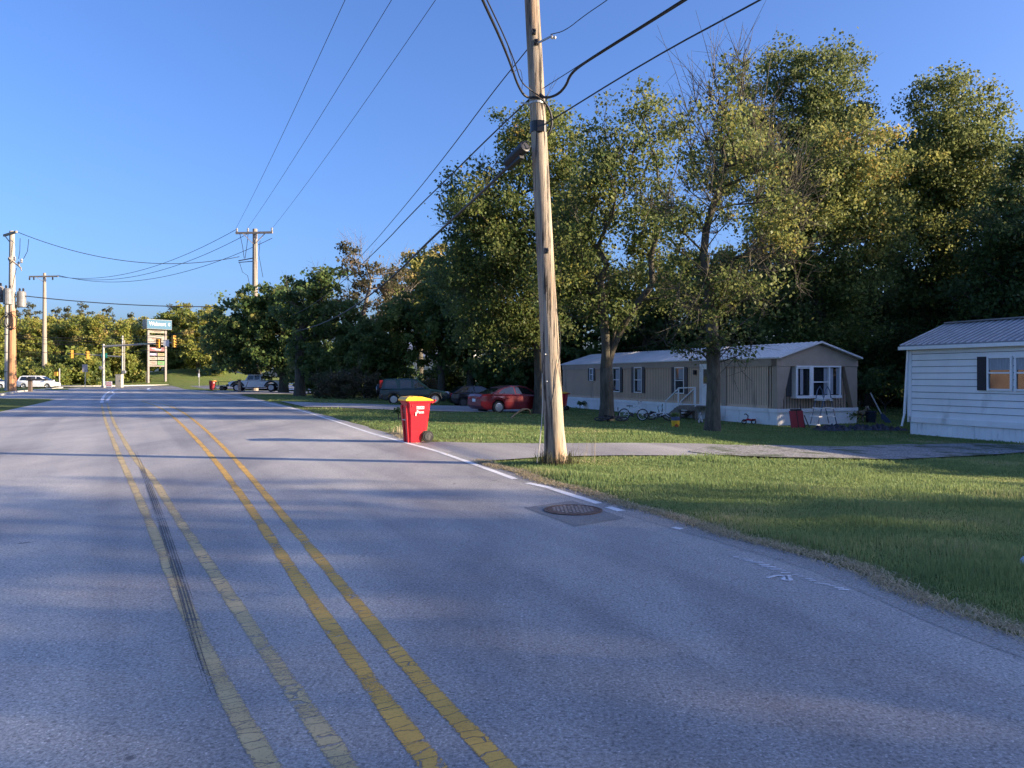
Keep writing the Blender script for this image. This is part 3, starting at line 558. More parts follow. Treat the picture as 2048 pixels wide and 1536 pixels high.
us = make_tree('understory_bush', 'x', 'bush', (0, 0, 0), .5, fb([(0,0,1.6,2.6,1.8,1.7,0),(1.8,.3,1.3,1.8,1.5,1.3,0),(-1.9,0,1.2,1.7,1.5,1.2,0),(.4,0,3,1.8,1.6,1.3,0)]), .07, DARKG, BARK, 1.0, .26, 46, .8, .05, (.35,.2), seed=79, group='bushes under the dark wood', leader=False)
for i, (px, D, s, lab) in enumerate([(905,70,1.0,'bush between the slim tree and the yellow bush'),(1010,64,1.1,'bush behind the roof of the red sedan'),(1060,62,1.0,'bush behind the trunk next to the red sedan'),(1130,63,1.2,'bush behind the far end of the trailer'),(1230,62,1.2,'bush behind the trailer near its small window'),(1330,60,1.2,'bush behind the trailer door'),(1430,60,1.2,'bush behind the trailer, right of its door'),(1540,58,1.2,'bush behind the trailer gable'),(1650,57,1.2,'bush just behind the right corner of the trailer'),(1735,56,1.3,'bush deep behind the dog'),(1810,55,1.2,'bush deep behind the leaning shovel'),(1880,57,1.3,'bush behind the left end of the white house'),(1990,56,1.3,'bush behind the white house roof'),(650,76,1.2,'bush behind the snagged maple'),(700,80,1.2,'bush behind the brushy hedge'),(765,78,1.2,'bush left of the white boarded house')]):
    o = us if i == 0 else copy_tree(us); o.location = GD(px, D); o.rotation_euler = (0, 0, i * 1.9); o.scale = (s, s, s * (1.0 + .12 * (i % 3))); o['label'] = lab
# ------------------------------------------------------------------ grass
def blades(name, P, h, w, tint, mat, lean=.45, rng=RNG):
    n = len(P); a = rng.uniform(0, 2 * math.pi, n); d = np.stack([np.cos(a), np.sin(a), np.zeros(n)], 1); s = np.stack([-np.sin(a), np.cos(a), np.zeros(n)], 1)
    h = h[:, None]; w = w[:, None]; ln = (rng.random(n) * lean if not isinstance(lean, tuple) else rng.uniform(*lean, n))[:, None]; up = np.array([[0, 0, 1.]])
    V = np.empty((n, 5, 3)); V[:, 0] = P - s * w * .5; V[:, 1] = P + s * w * .5; mid = P + up * h * .6 + d * h * ln * .35
    V[:, 2] = mid + s * w * .4; V[:, 3] = mid - s * w * .4; V[:, 4] = P + up * h * (1 - ln * .35) + d * h * ln * 1.1
    i = np.arange(n)[:, None] * 5; F = np.concatenate([i + np.array([[0, 1, 2]]), i + np.array([[0, 2, 3]]), i + np.array([[3, 2, 4]])], 1).reshape(-1, 3)
    return link(name, raw_mesh(name, V.reshape(-1, 3), F, np.repeat(tint, 3)), mat)
GRASS = leafmat('grass_blades', [(0, (.085,.155,.045)), (.4, (.165,.26,.085)), (.7, (.27,.31,.11)), (.88, (.40,.36,.18)), (1, (.48,.41,.25))], .42)
STRAW = leafmat('dry_straw', [(0, (.24,.20,.11)), (.4, (.46,.37,.22)), (1, (.62,.52,.34))], .2)
def vn(x, y, f, s=0):
    return .5 + .25 * np.sin(x * f + 1.3 * np.sin(y * f * .7 + s) + s) + .25 * np.sin(y * f * 1.3 + 1.7 * np.sin(x * f * .6 + 2 * s) + 2.1 * s)
polys = [g1a + g1b[::-1], g3a + g3b[::-1], g4a + g4b[::-1]]; gpoly = g2a + g2b[::-1]
def scatter(D0, D1, dens, xpad=1.5):
    out = []
    xs = min(edge_x(D0), edge_x(D1)); n = int((D1 - D0) * (.69 * D1 + xpad - xs) * dens)
    D = RNG.uniform(D0, D1, n); x = RNG.uniform(xs, .69 * D1 + xpad, n); ex = np.interp(D, ED, EX)
    k = (x > ex + .02) & (x < .69 * D + xpad); x, D = x[k], D[k]
    for p in polys: k = ~pip(x + RNG.normal(0, .10, len(x)), D + RNG.normal(0, .13, len(x)), p); x, D = x[k], D[k]
    k = ~(pip(x + RNG.normal(0, .15, len(x)), D + RNG.normal(0, .25, len(x)), gpoly) & (RNG.random(len(x)) < .9)); x, D = x[k], D[k]
    return x, D
X = []; Y = []; Hh = []; Wd = []
for D0, D1, dens, h, w in ((3.5, 7, 3600, .048, .005), (7, 10, 2800, .048, .006), (10, 14, 1600, .048, .008), (14, 19, 700, .046, .012), (19, 26, 280, .044, .018), (26, 38, 95, .042, .03), (38, 62, 24, .045, .05)):
    x, y = scatter(D0, D1, dens); X.append(x); Y.append(y); k = .45 + 1.1 * vn(x, y, 1.1, 2) * vn(x, y, 3.7, 5) * 1.6 + .5 * (vn(x, y, 2.1, 7) > .84); Hh.append(h * k * RNG.uniform(.5, 1.35, len(x))); Wd.append(w * RNG.uniform(.7, 1.3, len(x)))
X, Y, Hh, Wd = map(np.concatenate, (X, Y, Hh, Wd))
ex = np.interp(Y, ED, EX); s_ = X - ex; Z = np.array([gz(a, b_) for a, b_ in zip(X, Y)])
tint = .16 + .5 * vn(X, Y, .55, 1) * vn(X, Y, 2.3, 3) * 1.3 + RNG.normal(0, .15, len(X)) + .45 * np.exp(-s_ / .4)
tint += .14 * np.clip((X - 6) / 8, 0, 1) * vn(X, Y, .8, 4)
pale = np.clip((vn(X, Y, .42, 9) * vn(X, Y, 1.5, 6) - .38) * 3, 0, 1); tint += .30 * pale; Hh *= (1 - .4 * pale)
Hh *= np.clip(.35 + s_ / .7, .35, 1)
tag(blades('grass', np.stack([X, Y, Z], 1), Hh, Wd, np.clip(tint, 0, 1), GRASS), 'short green lawn grass along the road', 'grass', kind='stuff')
n = 16000; y = RNG.uniform(3.2, 22, n) ** 1.0; ex = np.interp(y, ED, EX); off_ = RNG.normal(.07, .08, n) + .06 * np.sin(y * 3); x = ex + off_
k = ~(pip(x, y, polys[0])); x, y = x[k], y[k]; z = np.array([max(gz(a, b_), -.01) + .012 for a, b_ in zip(x, y)])
tag(blades('dry_grass', np.stack([x, y, z], 1), RNG.uniform(.025, .06, len(x)) , RNG.uniform(.003, .006, len(x)) * (1 + y / 14), RNG.uniform(0, 1, len(x)), STRAW, (1.6, 2.7)), 'dry straw strewn along the road edge', 'straw', kind='stuff')

# ------------------------------------------------------------------ homes
def trailer():
    base = GX(11.25, 32.4); zb = -.47
    t = thing('mobile_home', 'long beige mobile home with dark shutters and white skirting behind the maples', 'mobile home', (11.25, 32.4, zb), math.atan2(.93, -.36))
    L, Dp, SK, EV, RG = 21.5, 4.35, .68, 2.86, 3.55       # long side along +x on y=0 facing +y; depth to -y
    w = MB()
    w.box((L / 2 + .3, -Dp / 2, (SK + EV) / 2), (L - .6, Dp, EV - SK))              # body, end wall set back 0.3
    x = .14
    while x < L:                                                                    # ribbed siding on the long side
        if not 4.55 < x < 5.3: w.box((x + .3 if x < .3 else x, .008, (SK + EV - .34) / 2), (.05, .022, EV - .34 - SK))
        x += .16
    y = -.35
    while y > -Dp + .3: w.box((-.006 + .3, y, (SK + EV - .3) / 2), (.022, .045, EV - .3 - SK)); y -= .15
    w.build('wall', BEIGE, t)
    gv = MB(); x = .22
    while x < L: gv.box((x, .003, (SK + EV - .34) / 2 + .17), (.016, .012, EV - .34 - SK)); x += .16
    y = -.425
    while y > -Dp + .3: gv.box((.297, y, (SK + EV - .3) / 2), (.012, .016, EV - .3 - SK)); y -= .15
    gv.build('siding_groove', pm('siding_groove', (.17,.135,.105), .8), t)
    tr = MB()
    tr.box((L / 2, .03, EV - .16), (L, .06, .32))                                   # fascia band along the long side
    tr.prism([(-.02, .06, EV - .32), (-.02, -Dp - .06, EV - .32), (-.02, -Dp - .06, EV), (-.02, -Dp / 2, RG - .05), (-.02, .06, EV)], (.34, 0, 0))
    tr.box((4.42, .035, (SK + EV - .32) / 2), (.1, .05, EV - .32 - SK))
    tr.box((3.62, .035, (SK + EV - .32) / 2), (.36, .04, EV - .32 - SK))
    tr.build('trim', BROWN, t)
    for yy, s in ((.03, -1), (-Dp - .03, 1)):
        MB().prism([(.0, yy, SK), (.0, yy, EV - .33), (.0, yy + s * .72, EV - .33), (.0, yy + s * .22, SK)], (.285, 0, 0)).build('wing_panel', BROWN, t)   # slanted, beside the recessed end wall
    rf = MB(); ov = .12
    for s in (1, -1):
        y0 = ov if s == 1 else -Dp - ov; ym = -Dp / 2
        rf.prism([(-.25, y0, EV - .0), (-.25, ym, RG), (-.25, ym, RG + .05), (-.25, y0, EV + .05)], (L + .5, 0, 0))
        xx = -.2
        while xx < L + .2:
            rf.bar((xx, y0, EV + .065), (xx, ym, RG + .065), .045, .035); xx += .3
    rf.build('roof', ROOF, t)
    sk = MB(); sk.box((L / 2, .02, SK / 2 - .2), (L, .04, SK + .36)); sk.box((.02, -Dp / 2, SK / 2 - .2), (.04, Dp - .01, SK + .36))
    x = .1
    while x < L: sk.box((x, .044, SK / 2 - .2), (.03, .012, SK + .3)); x += .21
    y = -.1
    while y > -Dp: sk.box((-.004, y, SK / 2 - .2), (.012, .03, SK + .3)); y -= .21
    sk.build('skirting', SKIRT, t)
    bt = MB(); bt.box((L / 2, .055, SK - .03), (L + .12, .05, .15)); bt.box((-.035, -Dp / 2, SK - .03), (.05, Dp + .04, .15)); bt.build('skirting_rail', SKIRT, t)
    def window(u, z0, z1, half, sh, two=True, curtain=True, dark_low=False):
        f = MB(); h = z1 - z0; zc = (z0 + z1) / 2
        for a in (-1, 1): f.box((u + a * half, .05, zc), (.05, .06, h + .05))
        for z in (z0, z1): f.box((u, .052, z), (half * 2 + .06, .064, .05))
        if two: f.box((u, .05, zc), (half * 2, .05, .04))
        fr = f.build('window', WTP, t)
        MB().box((u, .028, zc), (half * 2 - .04, .02, h - .04)).build('pane', GLASS, fr)
        if curtain: MB().box((u - half * .3, .041, zc + (.25 * h if dark_low else 0)), (half * 1.1, .004, h * (.42 if dark_low else .86))).build('curtain', CURT, fr)
        for a in (-1, 1):
            s = MB(); cx = u + a * (half + .05 + sh / 2); s.box((cx, .05, zc), (sh, .05, h + .06))
            for q in range(int(h / .09)): s.box((cx, .078, z0 + .05 + q * .09), (sh - .07, .014, .05))
            s.build('shutter', SHUT, t)
    window(7.28, 1.24, 2.55, .40, .27, dark_low=True); window(11.4, 1.2, 2.6, .40, .27); window(13.9, 1.2, 2.6, .4, .27); window(17.1, 1.85, 2.58, .22, .2)
    # triple picture window on the end wall, standing proud
    f = MB(); yc = -2.18; z0, z1 = 1.28, 2.5; px_ = -.02
    ys_ = [-.98, -3.38]
    f.box((px_ + .12, yc, z0 - .06), (.36, 2.5, .12)); f.box((px_ + .12, yc, z1 + .03), (.34, 2.44, .06))
    for y_ in (-.98, -1.77, -2.75, -3.38): f.box((px_ + .12, y_, (z0 + z1) / 2), (.30 if y_ in ys_ else .34, .07, z1 - z0))
    f.box((px_ - .02, -1.77, (z0 + z1) / 2), (.05, .2, z1 - z0)); f.box((px_, -2.26, 1.86), (.05, .95, .05))
    f.box((px_, -1.37, z1 - .04), (.05, .8, .05))
    fr = f.build('picture_window', WTP, t)
    MB().box((px_ + .06, yc, (z0 + z1) / 2), (.02, 2.36, z1 - z0 - .02)).build('pane', GLASS, fr)
    for y_, ww in ((-1.06, .12), (-1.3, .16), (-2.62, .22), (-2.95, .16), (-3.28, .14)): MB().box((px_ + .045, y_, (z0 + z1) / 2), (.004, ww, z1 - z0 - .08)).build('curtain', CURT, fr)
    for y_ in (-.82, -3.57):
        s = MB(); s.box((.255, y_, (z0 + z1) / 2), (.05, .3, z1 - z0 + .1))
        for q in range(12): s.box((.225, y_, z0 + .04 + q * .1), (.014, .22, .055))
        s.build('shutter', SHUT, t)
    d = MB(); d.box((4.93, .05, 1.66), (.86, .05, 1.94)); dr = d.build('door', WTP, t)
    MB().box((4.93, .08, 2.1), (.5, .02, .7)).build('pane', GLASS, dr)
    MB().ball((4.6, .1, 1.6), .035).build('handle', STEEL, dr)
    MB().box((5.46, .05, 1.66), (.1, .05, 2.0)).box((4.93, .06, 2.66), (1.1, .06, .08)).build('door_frame', WTP, t)
    MB().box((5.9, .08, 2.3), (.12, .14, .22)).build('porch_lamp', BLK, t)
    # steps of weathered wood
    M = t.matrix_basis if False else None
    loc = Vector((11.25 - .36 * 5.2 - .93 * .06, 32.4 + .93 * 5.2 - .36 * .06, zb))
    s = thing('porch_steps', 'weathered wooden porch steps with pale handrails below the trailer door', 'steps', loc, math.atan2(.93, -.36))
    p = MB(); p.box((0, .5, .66), (1.5, .94, .05)); 
    for xx in (-.7, .7):
        for yy in (.1, .9): p.box((xx, yy, .22), (.09, .09, .86))
    p.box((0, .985, .56), (1.5, .03, .16)); p.build('platform', WOODG, s)
    st = MB()
    for k in range(4): st.box((.95 + k * .27, .5, .52 - k * .16), (.29, .94, .045))
    for yy in (.05, .95): st.bar((.78, yy, .5), (1.98, yy, -.1), .05, .26)
    st.build('tread', WOODG, s)
    for yy in (.04, .96):
        h = MB(); h.bar((.72, yy, 1.5), (1.9, yy, .82), .05, .05); h.bar((.72, yy, .6), (.72, yy, 1.55), .05, .05); h.bar((1.88, yy, -.1), (1.88, yy, .84), .05, .05); h.build('handrail', WTP, s)
    MB().bar((-.7, .96, .66), (-.7, .96, 1.6), .05, .05).bar((-.7, .96, 1.58), (.72, .96, 1.53), .05, .05).build('handrail', WTP, s)
trailer()
def white_house():
    zb = -.47
    t = thing('mobile_home', 'white mobile home with grey metal roof at the right edge of the lawn', 'mobile home', (14.4, 27.7, zb), math.atan2(-.93, .36))
    L, Dp, SK, EV, RG = 18., 4.3, .46, 3.15, 4.02
    w = MB(); w.box((L / 2, Dp / 2, (SK + EV) / 2), (L - .02, Dp, EV - SK)); z = SK + .2
    w.prism([(.01, 0, EV - .01), (.01, Dp, EV - .01), (.01, Dp / 2, RG - .03)], (L - .02, 0, 0))
    while z < EV - .02:                                          # lapped boards
        h = min(.225, EV - z); w.prism([(0, 0, z), (0, -.032, z), (0, -.008, z + h), (0, 0, z + h)], (L, 0, 0)); w.prism([(0, 0, z), (-.032, 0, z), (-.008, 0, z + h), (0, 0, z + h)], (0, Dp, 0)); z += .225
    w.build('wall', WTP, t)
    jn = MB(); z = SK + .425  # dark grey strips painted in as the shadow line under each lap
    while z < EV - .05: jn.box((L / 2, -.010, z - .009), (L - .05, .012, .018)); jn.box((L / 2, -.0335, z - .0035), (L - .05, .003, .007)); z += .225
    jn.build('lap_shadow', pm('lap_shadow_grey', (.13,.135,.15), .8), t)
    tr = MB(); tr.box((.03, -.035, (SK + EV) / 2 + .05), (.16, .05, EV - SK + .1)); tr.box((L / 2, -.03, SK + .1), (L, .06, .2)); tr.box((-.03, Dp / 2, SK + .1), (.06, Dp, .2)); tr.build('corner_trim', WTP, t)
    sk = MB(); sk.box((L / 2, .05, SK / 2 - .2), (L - .02, .06, SK + .38)); sk.box((.04, Dp / 2, SK / 2 - .2), (.06, Dp - .1, SK + .38)); x = .1
    while x < L: sk.box((x, .014, SK / 2 - .2), (.035, .02, SK + .36)); x += .2
    sk.build('skirting', SKIRT, t)
    rf = MB(); rb = MB()
    for s in (1, -1):
        y0 = -.2 if s == 1 else Dp + .2; ym = Dp / 2; ze = EV + .01
        rf.prism([(-.25, y0, ze), (-.25, ym, RG), (-.25, ym, RG + .06), (-.25, y0, ze + .06)], (L + .5, 0, 0)); xx = -.23
        while xx < L + .2: rb.bar((xx, y0, ze + .075), (xx, ym, RG + .075), .045, .04); xx += .24
    rf.box((L / 2, Dp / 2, RG + .09), (L + .5, .3, .05)); rf.build('roof', ROOF2, t); rb.build('roof_ribbing', pm('roof_rib_metal', (.50,.50,.52), .4, .2), t)
    MB().box((L / 2 - .1, -.24, EV - .03), (L + .3, .1, .12)).build('gutter', WTP, t)
    ds = MB(); ds.bar((.02, -.1, EV - .1), (-.12, -.12, .75), .08, .06); ds.bar((-.12, -.12, .75), (-.2, -.16, .3), .08, .06); ds.build('downspout', WTP, t)
    def win(u0, u1):
        f = MB(); uc = (u0 + u1) / 2; z0, z1 = 1.68, 2.72; zc = (z0 + z1) / 2
        for u in (u0, u1): f.box((u, -.06, zc), (.06, .07, z1 - z0 + .08))
        for z in (z0, z1): f.box((uc, -.062, z), (u1 - u0 + .04, .072, .06))
        f.box((uc, -.06, zc + .02), (u1 - u0, .06, .05)); fr = f.build('window', WTP, t)
        MB().box((uc, -.038, zc), (u1 - u0 - .03, .02, z1 - z0 - .03)).build('pane', GLASS, fr)
        MB().box((uc, -.050, zc + .3), (u1 - u0 - .08, .003, .38)).build('curtain', CURT, fr)
    win(3.06, 3.84); win(3.98, 4.76); win(8.5, 9.5)
    for u in (2.86, 4.98):
        s = MB(); s.box((u, -.06, 2.2), (.34, .05, 1.1)); 
        for q in range(10): s.box((u, -.09, 1.74 + q * .1), (.25, .014, .055))
        s.build('shutter', pm('navy_shutter', (.012,.016,.030), .5), t)
white_house()
def far_house():
    b = GD(835, 92); t = thing('white_house', 'white boarded house glimpsed between the trees behind the green car', 'house', b, R(-20))
    w = MB(); w.box((0, 3, 2.2), (11, 6, 4.6)); x = -5.4
    while x < 5.5: w.box((x, -.03, 2.2), (.10, .06, 4.5)); x += .62
    w.prism([(-5.5, 0, 4.5), (-5.5, 6, 4.5), (-5.5, 3, 7.2)], (11, 0, 0)); w.build('wall', WTP, t)
    rf = MB()
    for y0 in (-.4, 6.4): rf.prism([(-5.9, y0, 4.3), (-5.9, 3, 7.3), (-5.9, 3, 7.45), (-5.9, y0, 4.45)], (11.8, 0, 0))
    rf.build('roof', ROOF, t)
    MB().box((2, -.06, 2.2), (1, .06, 1.4)).build('window', GLASS, t)
    f = thing('rail_fence', 'pale horizontal rail fence behind the black hatchback', 'fence', GD(930, 72), R(-8))
    m = MB(); m.box((0, 0, .62), (4.6, .05, .2)); m.box((0, 0, .32), (4.6, .05, .18)); m.build('rail', pm('weathered_rail', (.42,.36,.26), .8), f)
    for x in (-2.2, 0, 2.2): MB().box((x, .08, .35), (.12, .1, .9)).build('post', WOODG, f)
    f = thing('rail_fence', 'white rail fence beyond the tail of the white pickup', 'fence', GD(585, 100), R(0))
    m = MB()
    for z in (.3, .7, 1.05): m.box((0, 0, z), (6, .05, .16))
    m.build('rail', WTP, f)
    for x in (-2.9, -1, 1, 2.9): MB().box((x, .09, .55), (.13, .1, 1.2)).build('post', WTP, f)
    bb = thing('brick_garage', 'low red brick garage across the road, outside the left edge', 'building', (-46, 42, 0), R(0))
    m, n, bs = newmat('red_brick'); br = N(n, 'TexBrick', Scale=4.0); tc = N(n, 'TexCoord'); n.links.new(tc.outputs['Object'], br.inputs['Vector']); br.inputs['Color1'].default_value = (.20,.065,.035,1); br.inputs['Color2'].default_value = (.15,.05,.03,1); br.inputs['Mortar'].default_value = (.4,.35,.3,1); n.links.new(br.outputs['Color'], bs.inputs['Base Color']); bs.inputs['Roughness'].default_value = .9
    MB().box((0, 0, 1.9), (11, 26, 4.0)).build('wall', m, bb); MB().prism([(-6, -13.4, 3.9), (6, -13.4, 3.9), (0, -13.4, 6.4)], (0, 26.8, 0)).build('roof', DKST, bb)
far_house()

# ------------------------------------------------------------------ poles and wires
m, n, b = newmat('weathered_pole_wood')
g = noise(n, 5.5, 8, 'Object', (1.5, 1.5, .07), .72); g2 = noise(n, 16, 6, 'Object', (1, 1, .05), .7); g3 = noise(n, .55, 4, 'Object', (1, 1, .5))
c = ramp(n, g, [(.33, (.05,.042,.035)), (.42, (.19,.155,.12)), (.55, (.36,.30,.225)), (.68, (.52,.44,.33))])
c = mix(n, c, (.40,.22,.10), ramp(n, mix(n, g3, g2, .45), [(.5, (0,0,0)), (.62, (.75,.75,.75))]))
crk = ramp(n, g2, [(.41, (1,1,1)), (.46, (0,0,0))]); c = mix(n, c, (.035,.028,.022), crk)
n.links.new(c, b.inputs['Base Color']); b.inputs['Roughness'].default_value = .9; bump(n, b, mix(n, g2, g, .5), .9, .035); POLEW = m
POLEF = pm('far_pole_wood', (.30,.255,.205), .85, 0, .25, 5, stretch=(2,2,.1)); m, n, b = newmat('two_tone_pole_wood'); tc = N(n, 'TexCoord'); sp = N(n, 'SeparateXYZ'); n.links.new(tc.outputs['Object'], sp.inputs[0])
f = noise(n, 5, 5, 'Object', (2, 2, .1)); mr = N(n, 'MapRange'); mr.inputs[1].default_value = 8.4; mr.inputs[2].default_value = 9.2; n.links.new(sp.outputs[2], mr.inputs[0])
n.links.new(mix(n, ramp(n, f, [(.3, (.30,.15,.075)), (.7, (.46,.25,.13))]), ramp(n, f, [(.3, (.30,.27,.23)), (.7, (.46,.41,.35))]), mr.outputs[0]), b.inputs['Base Color']); b.inputs['Roughness'].default_value = .85; POLE2 = m
POLEB = pm('brown_pole_wood', (.40,.235,.125), .85, 0, .25, 5, stretch=(2,2,.1))
PB = G(1112, 928); PB = Vector((PB.x, PB.y, .0))
def pole_at(z):
    """the pole leans a little to the left as it rises"""
    return Vector((PB.x - (z * .0515), PB.y + .012 * z, z))
def main_pole():
    t = thing('utility_pole', 'big weathered wooden utility pole leaning left at the corner of the drive', 'utility pole', PB)
    zs = [-.4, 0, .12, .3, .7, 1.5, 3, 5, 7, 9, 11, 12.2]; rs = [.215, .212, .205, .192, .182, .176, .166, .155, .146, .137, .128, .122]
    V = []; F = []; nn = 28
    for z, r in zip(zs, rs):
        c = pole_at(z) - PB
        for i in range(nn):
            a = 2 * math.pi * i / nn; k = 1 + .022 * math.sin(3 * a + z * .3) + .02 * math.sin(7 * a + z) + (.10 * max(0, math.sin(2 * a + 1)) if z < .35 else 0) - (.12 if (i in (7, 8)) and z < 3.2 else 0) - (.05 if i == 17 else 0)
            V.append(c + Vector((r * k * math.cos(a), r * k * math.sin(a), 0)))
    m_ = len(zs)
    for j in range(m_ - 1): F += [(j * nn + i, j * nn + (i + 1) % nn, (j + 1) * nn + (i + 1) % nn, (j + 1) * nn + i) for i in range(nn)]
    F.append(tuple(range((m_ - 1) * nn, m_ * nn)))
    MB().add(V, F).build('shaft', POLEW, t, smooth=True)
    def loc(z): return pole_at(z) - PB
    for z, dx in ((8.04, .0), (7.85, .03), (3.97, .02)):                         # bolts and brackets on the near face
        q = loc(z) + Vector((dx, -.15, 0)); MB().box(q, (.07, .05, .10)).ring(q + Vector((0, -.03, 0)), .035, .012, 'Y', 10, 4).build('bolt_bracket', DKST, t)
    q = loc(7.83); MB().bar(q + Vector((.05, -.14, 0)), q + Vector((.34, -.2, .12)), .03, .03).lathe([(.02, 0), (.035, .02), (.022, .05), (.035, .08), (.02, .1)], q + Vector((.30, -.2, .08)), 8, 'X').build('insulator', STEEL, t)
    q = loc(6.3); MB().lathe([(.158, -.10), (.158, .10)], q, 20).box(q + Vector((.04, -.17, -.02)), (.13, .06, .2)).build('strap_bracket', BLK, t)
    q = loc(6.75); MB().lathe([(.157, -.02), (.157, .02)], q, 20).bar(q + Vector((-.15, 0, 0)), q + Vector((-.3, .05, .04)), .03, .03).build('band', STEEL, t)
    g = [loc(z) + Vector((.11 + .02 * math.sin(z * 2), -.135, 0)) for z in np.linspace(3.9, .6, 12)]
    g = [loc(2.9) + Vector((.155, -.09, 0)), loc(2.5) + Vector((.20, -.10, 0)), loc(2.1) + Vector((.19, -.12, 0)), loc(1.8) + Vector((.1, -.17, 0)), loc(1.4) + Vector((.03, -.18, 0)), loc(1.1) + Vector((-.05, -.18, 0))]
    MB().tube(smooth_line(g), .006, 5).build('ground_wire', DKST, t)
    g = [loc(1.7) + Vector((-.17, -.06, 0)), loc(1.0) + Vector((-.20, -.1, 0)), loc(.45) + Vector((-.28, -.16, 0)), loc(.05) + Vector((-.36, -.2, 0))]
    MB().tube(smooth_line(g), .010, 5).build('loose_wire', pm('pale_wire', (.5,.47,.40), .6), t)
    for z in (2.05, 1.55): MB().ball(loc(z) + Vector((-.1, -.16, 0)), .018).build('tag_nail', STEEL, t)
main_pole()
def cable(label, P, r, sag=0, mat=CABLE, name='overhead_cable', cat='cable', grp='overhead wires and cables', seg=14):
    P = [Vector(p) for p in P]; pts = []
    if len(P) == 2:
        for i in range(seg * 2 + 1):
            t = i / (seg * 2); q = P[0].lerp(P[1], t); q.z -= sag * 4 * t * (1 - t); pts.append(q)
    else: pts = smooth_line(P, 2)
    return tag(MB().tube(pts, r, 6).build(name, mat, None, smooth=True), label, cat, grp)
pa = pole_at(6.85); pbk = pole_at(6.3); ptp = pole_at(7.85)
nearp = pa + Vector((0, -.2, 0))
cable('thick bundled cable dropping to the leaning pole from the upper left', [W(948,-40,10.2), W(965,0,10.9), W(1000,75,12.2), W(1022,130,13.2), W(1035,170,13.9), W(1052,197,14.2), pa + Vector((.02, -.17, -.02)), pa + Vector((.22, -.05, -.16)), pa + Vector((.30, .0, -.45)), pa + Vector((.22, .02, -.68)), pa + Vector((.05, .1, -.75))], .022)
cable('thinner cable lashed below the bundle at the upper left', [W(955,-40,10.25), W(974,0,10.95), W(1010,75,12.25), W(1031,128,13.25), W(1042,165,13.9), pa + Vector((-.1, -.18, .08)), pa + Vector((.12, -.19, -.08))], .012)
cable('loose looped tie wire left of the leaning pole', [W(1012,80,12.3), W(1022,112,13), W(1026,128,13.2), W(1022,140,13.3), W(1024,148,13.4), W(1034,138,13.5), W(1042,139,13.6), W(1045,160,13.8), W(1044,178,14)], .005)
cable('thick grey cable running up to the right from the leaning pole', [pa + Vector((.05, -.19, .02)), W(1090,197,14.1), W(1115,190,13.9), W(1132,172,13.7), W(1140,150,13.5), W(1158,133,13.3), W(1200,106,12.75), W(1290,50,11.8), W(1370,0,10.9), W(1440,-45,10.2)], .024)
cable('slim support wire above the thick grey cable', [pa + Vector((.1, -.18, .12)), W(1155,133,13.2), W(1200,103,12.7), W(1290,47,11.75), W(1370,-4,10.85), W(1440,-50,10.1)], .008)
cable('straight cable from the strap bracket to the upper right', [pbk + Vector((.1, -.18, .0)), W(1300,118,11.9), W(1520,0,10.0), W(1600,-44,9.4)], .014)
cable('thin wire from the insulator to the top of the view', [ptp + Vector((.3, -.2, .12)), W(1130,62,13.7), W(1170,30,13.2), W(1215,0,12.6), W(1260,-36,12)], .008)
SNAG = W(596, 655, 63)
cable('thin wire falling away left behind the leaning pole', [ptp + Vector((-.1, .1, 0)), W(985,185,15.8), W(900,300,18.6), W(820,400,24), W(735,500,34), W(680,552,44), W(640,585,60)], .011)
cable('cable sloping down left through the trees from the band', [pa + Vector((-.15, .0, -.02)), W(985,268,16.2), W(900,352,18.6), W(830,420,22.5), W(765,490,29), W(690,560,40), W(620,615,55), W(558,642,72)], .017)
cable('heavy black cable sloping down left from the splice case', [W(1052,292,14.1), W(1000,352,15.6), W(870,470,20.5), W(780,560,28), W(700,620,39), W(640,650,52), W(592,663,64)], .034)
s = thing('splice_case', 'black cylindrical cable splice case hanging beside the leaning pole', 'splice case', W(1033, 310, 14.2))
d = (W(1052, 292, 14.1) - W(1012, 332, 14.6)).normalized(); k = .29
MB().tube([-d * k, -d * k * .97, d * k * .97, d * k], [.06, .105, .105, .08], 16).bar(-d * k + Vector((0, 0, -.09)), d * k * .6 + Vector((0, 0, -.12)), .10, .08).build('case', pm('case_black', (.006,.007,.012), .5), s, smooth=False)
MB().ring(d * (k + .03), .07, .012, 'Y', 12, 4).build('end_ring', DKST, s)
# the tall line poles
def arm(mb, c, ang, ln, z, w=.12):
    a = Vector((math.cos(ang), math.sin(ang), 0)) * ln / 2; mb.bar(Vector((c[0], c[1], z)) - a, Vector((c[0], c[1], z)) + a, w, w * 1.2); return a
def insul(mb, p, s=1): mb.lathe([(.03*s, 0), (.09*s, .08*s), (.05*s, .13*s), (.09*s, .2*s), (.04*s, .3*s)], p, 8)
PC = GD(510, 90); PA = GD(24, 84); PT = GD(89, 126)
PCt = EYE + (HY - 458) / FOC * 90; PAt = EYE + (HY - 462) / FOC * 84; PTt = EYE + (HY - 546) / FOC * 126
t = thing('utility_pole', 'tall grey utility pole with one crossarm rising behind the roadside maple', 'utility pole', PC)
MB().cone((0, 0, -.5), (0, 0, PCt - PC.z), .40, .27, 12).build('shaft', POLEF, t)
mb = MB(); h = PCt - PC.z - .5; arm(mb, (0, -.3), R(-6), 4.5, h, .2); mb.bar((-1.3, -.4, h - .1), (-.1, -.3, h - 1.3), .08, .08).bar((1.3, -.4, h - .1), (.1, -.3, h - 1.3), .08, .08).build('crossarm', POLEF, t)
for x in (-2.1, -.75, 2.15): q = MB(); insul(q, (x, -.3 - x * .1, h + .1), 1.6); q.build('insulator', STEEL, t)
